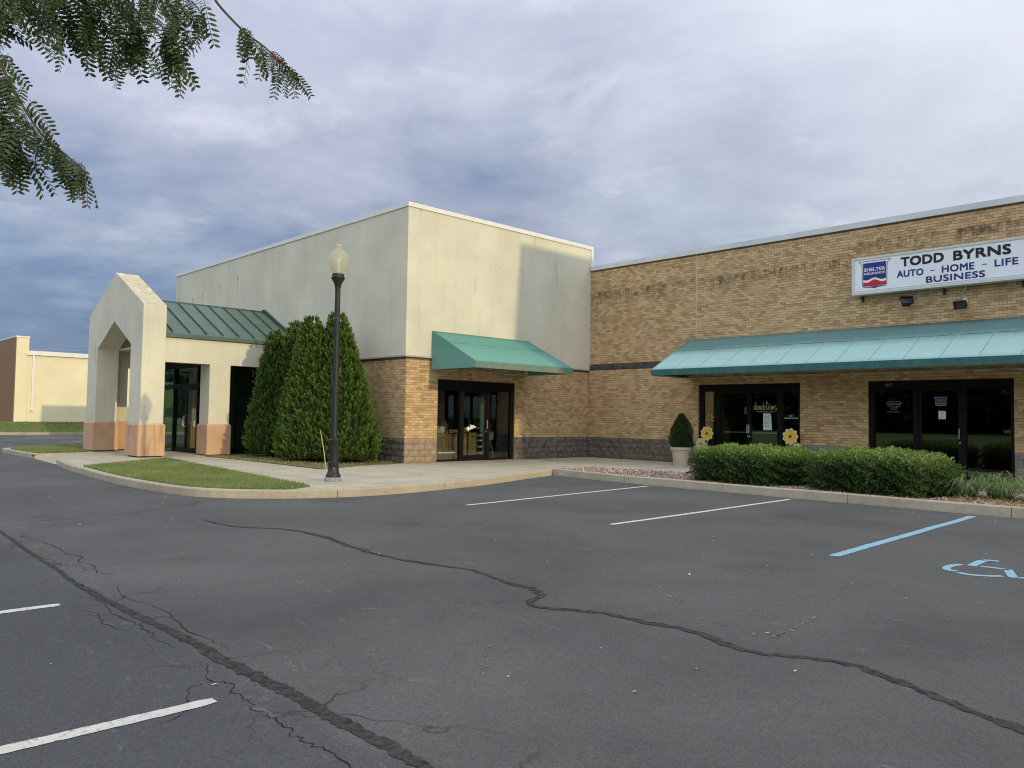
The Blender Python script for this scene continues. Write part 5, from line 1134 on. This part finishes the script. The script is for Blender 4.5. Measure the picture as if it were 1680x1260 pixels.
for q, (x, y, n, l) in enumerate(((15.30, 2.55, 110, 'daylily clump touching the sloping end of the hedge'), (15.95, 2.45, 80, 'daylily clump over the kerb joint by the blue line'), (15.55, 3.25, 80, 'tall daylily clump before the dark office window pane'), (16.25, 3.2, 80, 'daylily clump before the brick end of the storefront'), (16.6, 2.45, 80, 'outermost daylily clump cut off by the picture edge'), (16.95, 3.4, 60, 'daylily clump half outside the picture near the wall'))):
    lily(x, y, n+50, .45, .9, l)
def dead_grass():
    n = 900; X = rng.uniform(15.0, 17.0, n); Y = rng.uniform(1.8, 2.6, n); Pp = np.stack([X, Y, np.full(n, .04)], 1); A = rvec(n); A[:, 2] = abs(A[:, 2])*.3
    V, Q = leaf_quads(Pp, A, rvec(n)*.4+np.array([0, 0, 1]), rng.uniform(.08, .25, n), rng.uniform(.006, .014, n), .1)
    tag(fast_mesh('dead_leaves', V, Q, M['wood'], tint=np.zeros(4*n)), kind='stuff')
dead_grass()
tp = thing('potted_topiary', (5.45, 7.2, 0), 'dark conical topiary in a beige ribbed pot by the brick wall', 'potted plant')
b = MB(); b.lathe((5.45, 7.2, 0), [(.235, .0), (.24, .05), (.25, .09), (.29, .46), (.305, .47), (.31, .52), (.345, .53), (.35, .60), (.34, .615), (.31, .61), (.30, .55), (.02, .54)], 28); smooth(b.build('pot', M['pot'], tp), 30)
def topiary():
    n = 6500; v = rng.beta(1, 1.25, n); th = rng.uniform(0, 2*np.pi, n); r_ = .36*np.sin(np.clip((1.04-v)*2.1, 0, 1.57))**.9*np.where(v < .1, .8+2*v, 1)*rng.uniform(.80, 1.04, n)*(1+.09*np.sin(th*3+v*9)+.08*np.sin(th*5-v*17))
    Pp = np.stack([5.47+r_*np.cos(th), 7.2+r_*np.sin(th), .60+v*1.10], 1); out = np.stack([np.cos(th), np.sin(th), 0*th], 1)
    V, Q = leaf_quads(Pp, out*.6+np.array([0, 0, .7])+rvec(n)*.6, out+rvec(n)*.7, rng.uniform(.03, .065, n), rng.uniform(.014, .028, n)); fast_mesh('foliage', V, Q, M['topiary'], tp, tint=np.repeat(rng.uniform(0, 1, n), 4))
    b = MB(); b.lathe((5.47, 7.2, .58), [(.22, 0), (.29, .12), (.28, .4), (.2, .75), (.08, 1.0), (.02, 1.06)], 14); smooth(b.build('inner_foliage', M['arbor_in'], tp))
    b = MB(); b.tube([(5.47, 7.2, .5), (5.47, 7.2, .7)], .03, 8); b.build('trunk', M['bark'], tp)
topiary()
def flower_stake(x, y, heads, label):
    t = thing('flower_ornament', (x, y, 0), label, 'garden ornament', 'painted flower ornaments')
    for hx, hz, r_, mt in heads:
        yy = y+.012*len(t.children)
        pts = [(x+hx+r_*(1+.10*math.cos(9*a))*math.cos(a), yy, hz+r_*(1+.10*math.cos(9*a))*math.sin(a)) for a in np.linspace(0, 2*math.pi, 54, endpoint=False)]
        hd = MB().prism(pts, (0, .010, 0)).build('flower_head', M['petal_edge'], t)
        pts = [(x+hx+r_*(.86+.05*math.cos(9*a))*math.cos(a), yy-.006, hz+r_*(.86+.05*math.cos(9*a))*math.sin(a)) for a in np.linspace(0, 2*math.pi, 54, endpoint=False)]
        MB().prism(pts, (0, .005, 0)).build('petals', M[mt], hd)
        c = MB(); c.tube([(x+hx, yy-.012, hz), (x+hx, yy-.006, hz)], r_*.2, 12); c.build('centre', M['brown'], hd)
        s = MB(); s.tube([(x+hx, yy+.02, hz-r_*.8), (x+hx*.6, yy+.022, .3), (x+hx*.4, yy+.022, 0.0)], .013, 6); s.build('stem', M['petal_edge'], t)
M['petal_pale'] = plain('pale_petal_paint', (0.62, 0.56, 0.28), 0.6, 0.3, 0.15, 20)
flower_stake(5.42, 8.74, [(0.03, 1.06, .235, 'petal'), (-.22, .70, .19, 'petal_pale'), (.06, .40, .22, 'petal')], 'trio of painted flowers standing before the narrow side window near the topiary')
flower_stake(8.40, 8.74, [(0.06, 1.04, .245, 'petal'), (.28, .64, .19, 'petal_pale')], 'pair of painted yellow flowers standing before the window next to the brick pier')

# ------------------------------------------------------------------ yellow building across the drive
yb = thing('yellow_building', (-42, 10, .7), 'pale yellow painted building with brown brick end beyond the drive', 'building')
b = MB(); b.box((-80, -1.34, .6), (-42.0, 40, 5.42)); b.build('wall', M['bgwall'], yb)
b = MB(); b.box((-80, -2.10, .6), (-42.0, -1.345, 6.48)); b.build('end_wall', M['bgwall'], yb)
b = MB(); b.box((-80, -2.14, .6), (-42.04, -2.102, 6.47)); b.build('brick_face', M['bg_brick'], yb)
b = MB(); b.box((-80, -2.16, 6.481), (-41.97, -1.32, 6.58)); b.build('parapet_cap', M['cap'], yb)
b = MB(); b.box((-80, -1.343, 5.421), (-41.86, 40, 5.60)); b.box((-41.96, -1.5, 5.30), (-41.86, 40, 5.42)); b.build('gutter', M['cap'], yb)
b = MB(); b.box((-41.99, -1.12, 1.55), (-41.90, -1.00, 5.298)); b.box((-41.99, -1.13, 1.45), (-41.82, -.99, 1.55)); b.build('downspout', M['cap'], yb)
up = thing('utility_pole', (-78, 19.4, .5), 'slim pale utility pole rising over the yellow building roof', 'utility pole')
b = MB(); b.tube([(-78, 19.4, .3), (-78, 19.4, 9.2)], [.16, .11], 8); b.build('pole', M['ledge'], up)
b = MB(); b.box((-78.06, 18.4, 8.5), (-77.94, 20.4, 8.62)); b.build('crossarm', M['ledge'], up)
b = MB()
for k, z in enumerate((8.65, 8.1, 7.4)): b.tube([(-78, 19.4, z)]+[(-78-3*s, 19.4-9*s, z-.5*math.sin(math.pi*s/8)) for s in range(1, 9)], .012, 4)
b.build('wire', M['ledge'], up)

# ------------------------------------------------------------------ tall end block of the centre, east of the view: it throws the shade on the stucco wall
eb = thing('end_block', (31, 12, 0), 'tall cream end block of the shopping centre beyond the brick shops', 'building')
b = MB(); b.box((27.5, 5.95, 0), (42, 30, 13.55)); b.build('lower_wall', M['stucco'], eb)
b = MB(); b.box((27.5, 5.53, 13.55), (42, 30, 15.55)); b.build('upper_wall', M['stucco'], eb)
b = MB(); b.box((27.45, 5.48, 15.55), (42.05, 30.05, 15.7)); b.build('roof_edge', M['cap'], eb)

# ------------------------------------------------------------------ woods behind the lot (mirrored in the shop glass)
def woods():
    n = 110000; k = 190; cx = rng.uniform(-270, 70, k); cy = rng.uniform(-84, -66, k); hh_ = rng.uniform(9, 15, k)
    i = rng.randint(0, k, n); d = rvec(n)*rng.uniform(.5, 1, n)[:, None]**.5
    Pp = np.stack([cx[i], cy[i], hh_[i]*.52], 1)+d*np.stack([np.full(n, 5.2), np.full(n, 5.0), hh_[i]*.5], 1)
    V, Q = leaf_quads(Pp, rvec(n), rvec(n), rng.uniform(1.1, 2.2, n), rng.uniform(.7, 1.4, n)); tag(fast_mesh('woods', V, Q, M['woods'], tint=np.repeat(rng.uniform(0, 1, n), 4)), kind='stuff')
woods()

# ------------------------------------------------------------------ honey locust whose boughs hang into the view
lt = thing('honey_locust', (13.2, -20.2, 0), 'honey locust with feathery leaves hanging over the parking lot', 'tree')
TR = (13.2, -20.2)
b = MB(); b.tube([(13.2, -20.2, -.1), (13.25, -20.15, 1.2), (13.1, -20.0, 2.6), (13.25, -19.7, 3.6)], [.22, .17, .15, .13], 12); smooth(b.build('trunk', M['bark'], lt))
limbs = [[(13.25, -19.7, 3.6), (13.5, -17.8, 4.5), (14.0, -16.0, 4.75), (14.55, -14.6, 4.55), (15.0, -13.6, 4.45)],
         [(13.2, -19.9, 3.2), (13.9, -18.0, 3.9), (14.3, -16.0, 4.15), (14.6, -14.6, 4.0), (14.82, -13.98, 3.67)],
         [(13.25, -19.7, 3.6), (12.0, -18.8, 5.0), (10.8, -18.2, 6.2), (9.8, -17.8, 6.8)], [(13.25, -19.7, 3.6), (13.4, -20.8, 5.4), (13.8, -22.2, 7.2)], [(13.25, -19.7, 3.6), (14.8, -19.9, 5.4), (16.4, -20.4, 6.6)], [(13.25, -19.7, 3.6), (12.6, -20.8, 5.6), (11.4, -22.0, 7.0)], [(13.25, -19.7, 3.6), (13.4, -19.2, 5.8), (13.6, -18.8, 8.0)]]
for L in limbs:
    pts = catmull(L, 4); b = MB(); b.tube([tuple(p) for p in pts], list(np.linspace(.075, .014, len(pts))), 7); smooth(b.build('limb', M['bark'], lt))
twigs = [[(15.0, -13.6, 4.45), (15.2, -12.76, 4.38), (15.26, -12.69, 4.22), (15.34, -12.59, 4.08), (15.41, -12.52, 3.99), (15.47, -12.46, 3.93), (15.56, -12.35, 3.81), (15.66, -12.24, 3.67)],
         [(14.0, -14.6, 4.4), (14.34, -13.92, 4.18), (14.61, -13.65, 4.2), (14.80, -13.45, 4.12), (14.93, -13.30, 3.98), (15.0, -13.23, 3.85)],
         [(14.7, -13.8, 4.4), (14.99, -13.26, 4.2), (15.09, -13.14, 4.06), (15.17, -13.05, 3.95), (15.22, -12.99, 3.84)],
         [(14.8, -13.9, 4.5), (15.12, -13.12, 4.25), (15.26, -12.97, 4.14), (15.31, -12.92, 4.06), (15.33, -12.88, 3.96)],
         [(14.82, -13.98, 3.67), (14.94, -13.85, 3.57), (15.01, -13.77, 3.39), (15.07, -13.69, 3.22), (15.14, -13.61, 3.08), (15.22, -13.52, 2.99), (15.28, -13.45, 2.90)],
         [(14.82, -13.98, 3.67), (14.86, -13.92, 3.43), (14.96, -13.81, 3.21), (14.99, -13.77, 3.07), (15.03, -13.72, 2.99)],
         [(14.3, -14.2, 4.3), (14.55, -13.85, 4.1), (14.72, -13.7, 4.0), (14.86, -13.55, 3.96)], [(14.5, -14.3, 4.5), (14.72, -13.72, 4.25), (14.95, -13.5, 4.22), (15.1, -13.3, 4.18)]]
for L in twigs:
    pts = catmull(L, 3); b = MB(); b.tube([tuple(p) for p in pts], list(np.linspace(.011, .004, len(pts))), 5); b.build('twig', M['bark'], lt)
def frond_mesh(k):
    n = rng.randint(7, 10); L = 1.0; V, F, tt = [], [], []
    sag = rng.uniform(.10, .28)
    ctr = lambda s: np.array([0, s*L, -sag*s*s*L])
    for i in range(n):
        s = .10+.88*i/(n-1); c = ctr(s); ll = (.245 if .15 < s < .85 else .18)*rng.uniform(.85, 1.1); w = .076
        for sd in (-1, 1):
            d = np.array([sd*.90, .32, -.30+rng.uniform(-.15, .15)]); d = d/np.linalg.norm(d); f = np.array([0, 1, 0])*w*.5; bse = len(V)
            V += [c, c+d*ll*.35+f, c+d*ll*.8+f*.8, c+d*ll, c+d*ll*.75-f*.8, c+d*ll*.3-f]; F.append(tuple(range(bse, bse+6))); t_ = rng.uniform(.2, .9); tt += [t_]*6
    for i in range(6):
        a, b_ = ctr(i/6), ctr((i+1)/6); bse = len(V); V += [a+np.array([.008, 0, 0]), a-np.array([.008, 0, 0]), b_-np.array([.008, 0, 0]), b_+np.array([.008, 0, 0])]; F.append((bse, bse+1, bse+2, bse+3)); tt += [.1]*4
    return V, F, tt
FR = []
for k in range(7):
    V, F, tt = frond_mesh(k); me = bpy.data.meshes.new('leaf'); me.from_pydata([tuple(v) for v in V], [], F)
    a = me.attributes.new('tint', 'FLOAT', 'POINT'); a.data.foreach_set('value', tt); me.materials.append(M['locust']); me.update(); FR.append((me, V, F, tt))
red = FR[0][0].copy(); red.materials.clear(); red.materials.append(M['locust_red'])
def frond_matrix(p, dirn, scale):
    y = Vector(dirn).normalized(); up = Vector((0, 0, 1)) if abs(y.z) < .95 else Vector((1, 0, 0)); x = y.cross(up).normalized(); z = x.cross(y); a = rng.normal(0, .5)
    x, z = x*math.cos(a)+z*math.sin(a), z*math.cos(a)-x*math.sin(a)
    m = Matrix((x, y, z)).transposed().to_4x4() @ Matrix.Scale(scale, 4); m.translation = Vector(p)-Vector(org(lt)); return m
def add_frond(p, dirn, scale, mesh=None):
    o = bpy.data.objects.new('leaf', mesh or FR[rng.randint(len(FR))][0]); COL.objects.link(o); o.parent = lt; o.matrix_basis = frond_matrix(p, dirn, scale); return o
singles, rest = [], []
#        start, end, fronds per point, spread, frond length
plan = {0: [(.46, .55, 2.4, .03, (.20, .32)), (.70, .92, 2.2, .02, (.12, .20))],
        1: [(.15, 1.0, 3.0, .10, (.19, .29))], 2: [(.1, 1.0, 2.6, .09, (.19, .29))], 3: [(.1, 1.0, 1.7, .08, (.17, .26))],
        4: [(.0, .5, 2.0, .05, (.17, .26)), (.5, .97, 2.4, .03, (.15, .23))], 5: [(.0, 1.0, 2.6, .04, (.15, .25))],
        6: [(.0, 1.0, 3.0, .11, (.19, .29))], 7: [(.0, 1.0, 3.2, .10, (.19, .29))]}
for ti, L in enumerate(twigs):
    pts = catmull(L, 6); total = len(pts)
    for s0, s1, per, spread, (l0, l1) in plan[ti]:
        for i, p in enumerate(pts):
            if not s0 <= i/total <= s1: continue
            tw = pts[min(i+1, total-1)]-pts[max(i-1, 0)]; tw = tw/np.linalg.norm(tw)
            for _ in range(int(per)+(rng.rand() < per % 1)):
                singles.append((p+rng.normal(0, spread, 3)*np.array([1, 1, .55]), tw*.55+rvec(1)[0]*.75+np.array([0, 0, -.72]), rng.uniform(l0, l1)))
rng.shuffle(singles); rest = singles[292:]; singles = singles[:292]
for p, dirn, sc_ in singles: add_frond(p, dirn, sc_)
p = catmull(twigs[0], 8)
for q in range(7): add_frond(p[-14+q]+rng.normal(0, .015, 3), rvec(1)[0]*.5+np.array([0.2, .2, -.5]), .085, red)
Vs, Fs, T, base = [], [], [], 0
for q, (pp, dirn, sc_) in enumerate(rest):
    me, V, F, tt = FR[q % len(FR)]; m = frond_matrix(pp, dirn, sc_); Vs.append(np.array(V) @ np.array(m.to_3x3()).T+pp-np.array(org(lt))); Fs += [tuple(i+base for i in f) for f in F]; T += tt; base += len(V)
me = bpy.data.meshes.new('leaves'); me.from_pydata(np.concatenate(Vs).tolist(), [], Fs); a = me.attributes.new('tint', 'FLOAT', 'POINT'); a.data.foreach_set('value', T)
me.materials.append(M['locust']); me.update(); o = link('leaves', me, lt, org(lt)); o['kind'] = 'stuff'
# the rest of the crown, off to the side of the view
def crown():
    Vs, Fs, T = [], [], []; n = 0; base = 0
    nl = CR*math.cos(0)*1.0
    for q in range(1500):
        d = rvec(1)[0]*rng.uniform(.45, 1)**.5; p = np.array([13.0, -19.6, 6.4])+d*np.array([4.6, 4.2, 3.0])
        px, py, dep = in_view(p)
        if dep > -1.0 and -700 < px < 2300 and dep > 0: continue
        if p[1] > -15.6: continue
        me, V, F, tt = FR[q % len(FR)]; m = frond_matrix(p, rvec(1)[0]+np.array([0, 0, -.6]), rng.uniform(.22, .36)); A = np.array(V) @ np.array(m.to_3x3()).T+p
        Vs.append(A); Fs += [tuple(i+base for i in f) for f in F]; T += tt; base += len(V)
    me = bpy.data.meshes.new('crown'); V = np.concatenate(Vs)-np.array(org(lt)); me.from_pydata(V.tolist(), [], Fs); a = me.attributes.new('tint', 'FLOAT', 'POINT'); a.data.foreach_set('value', T)
    me.materials.append(M['locust']); me.update(); o = link('crown', me, lt, org(lt)); o['kind'] = 'stuff'
crown()
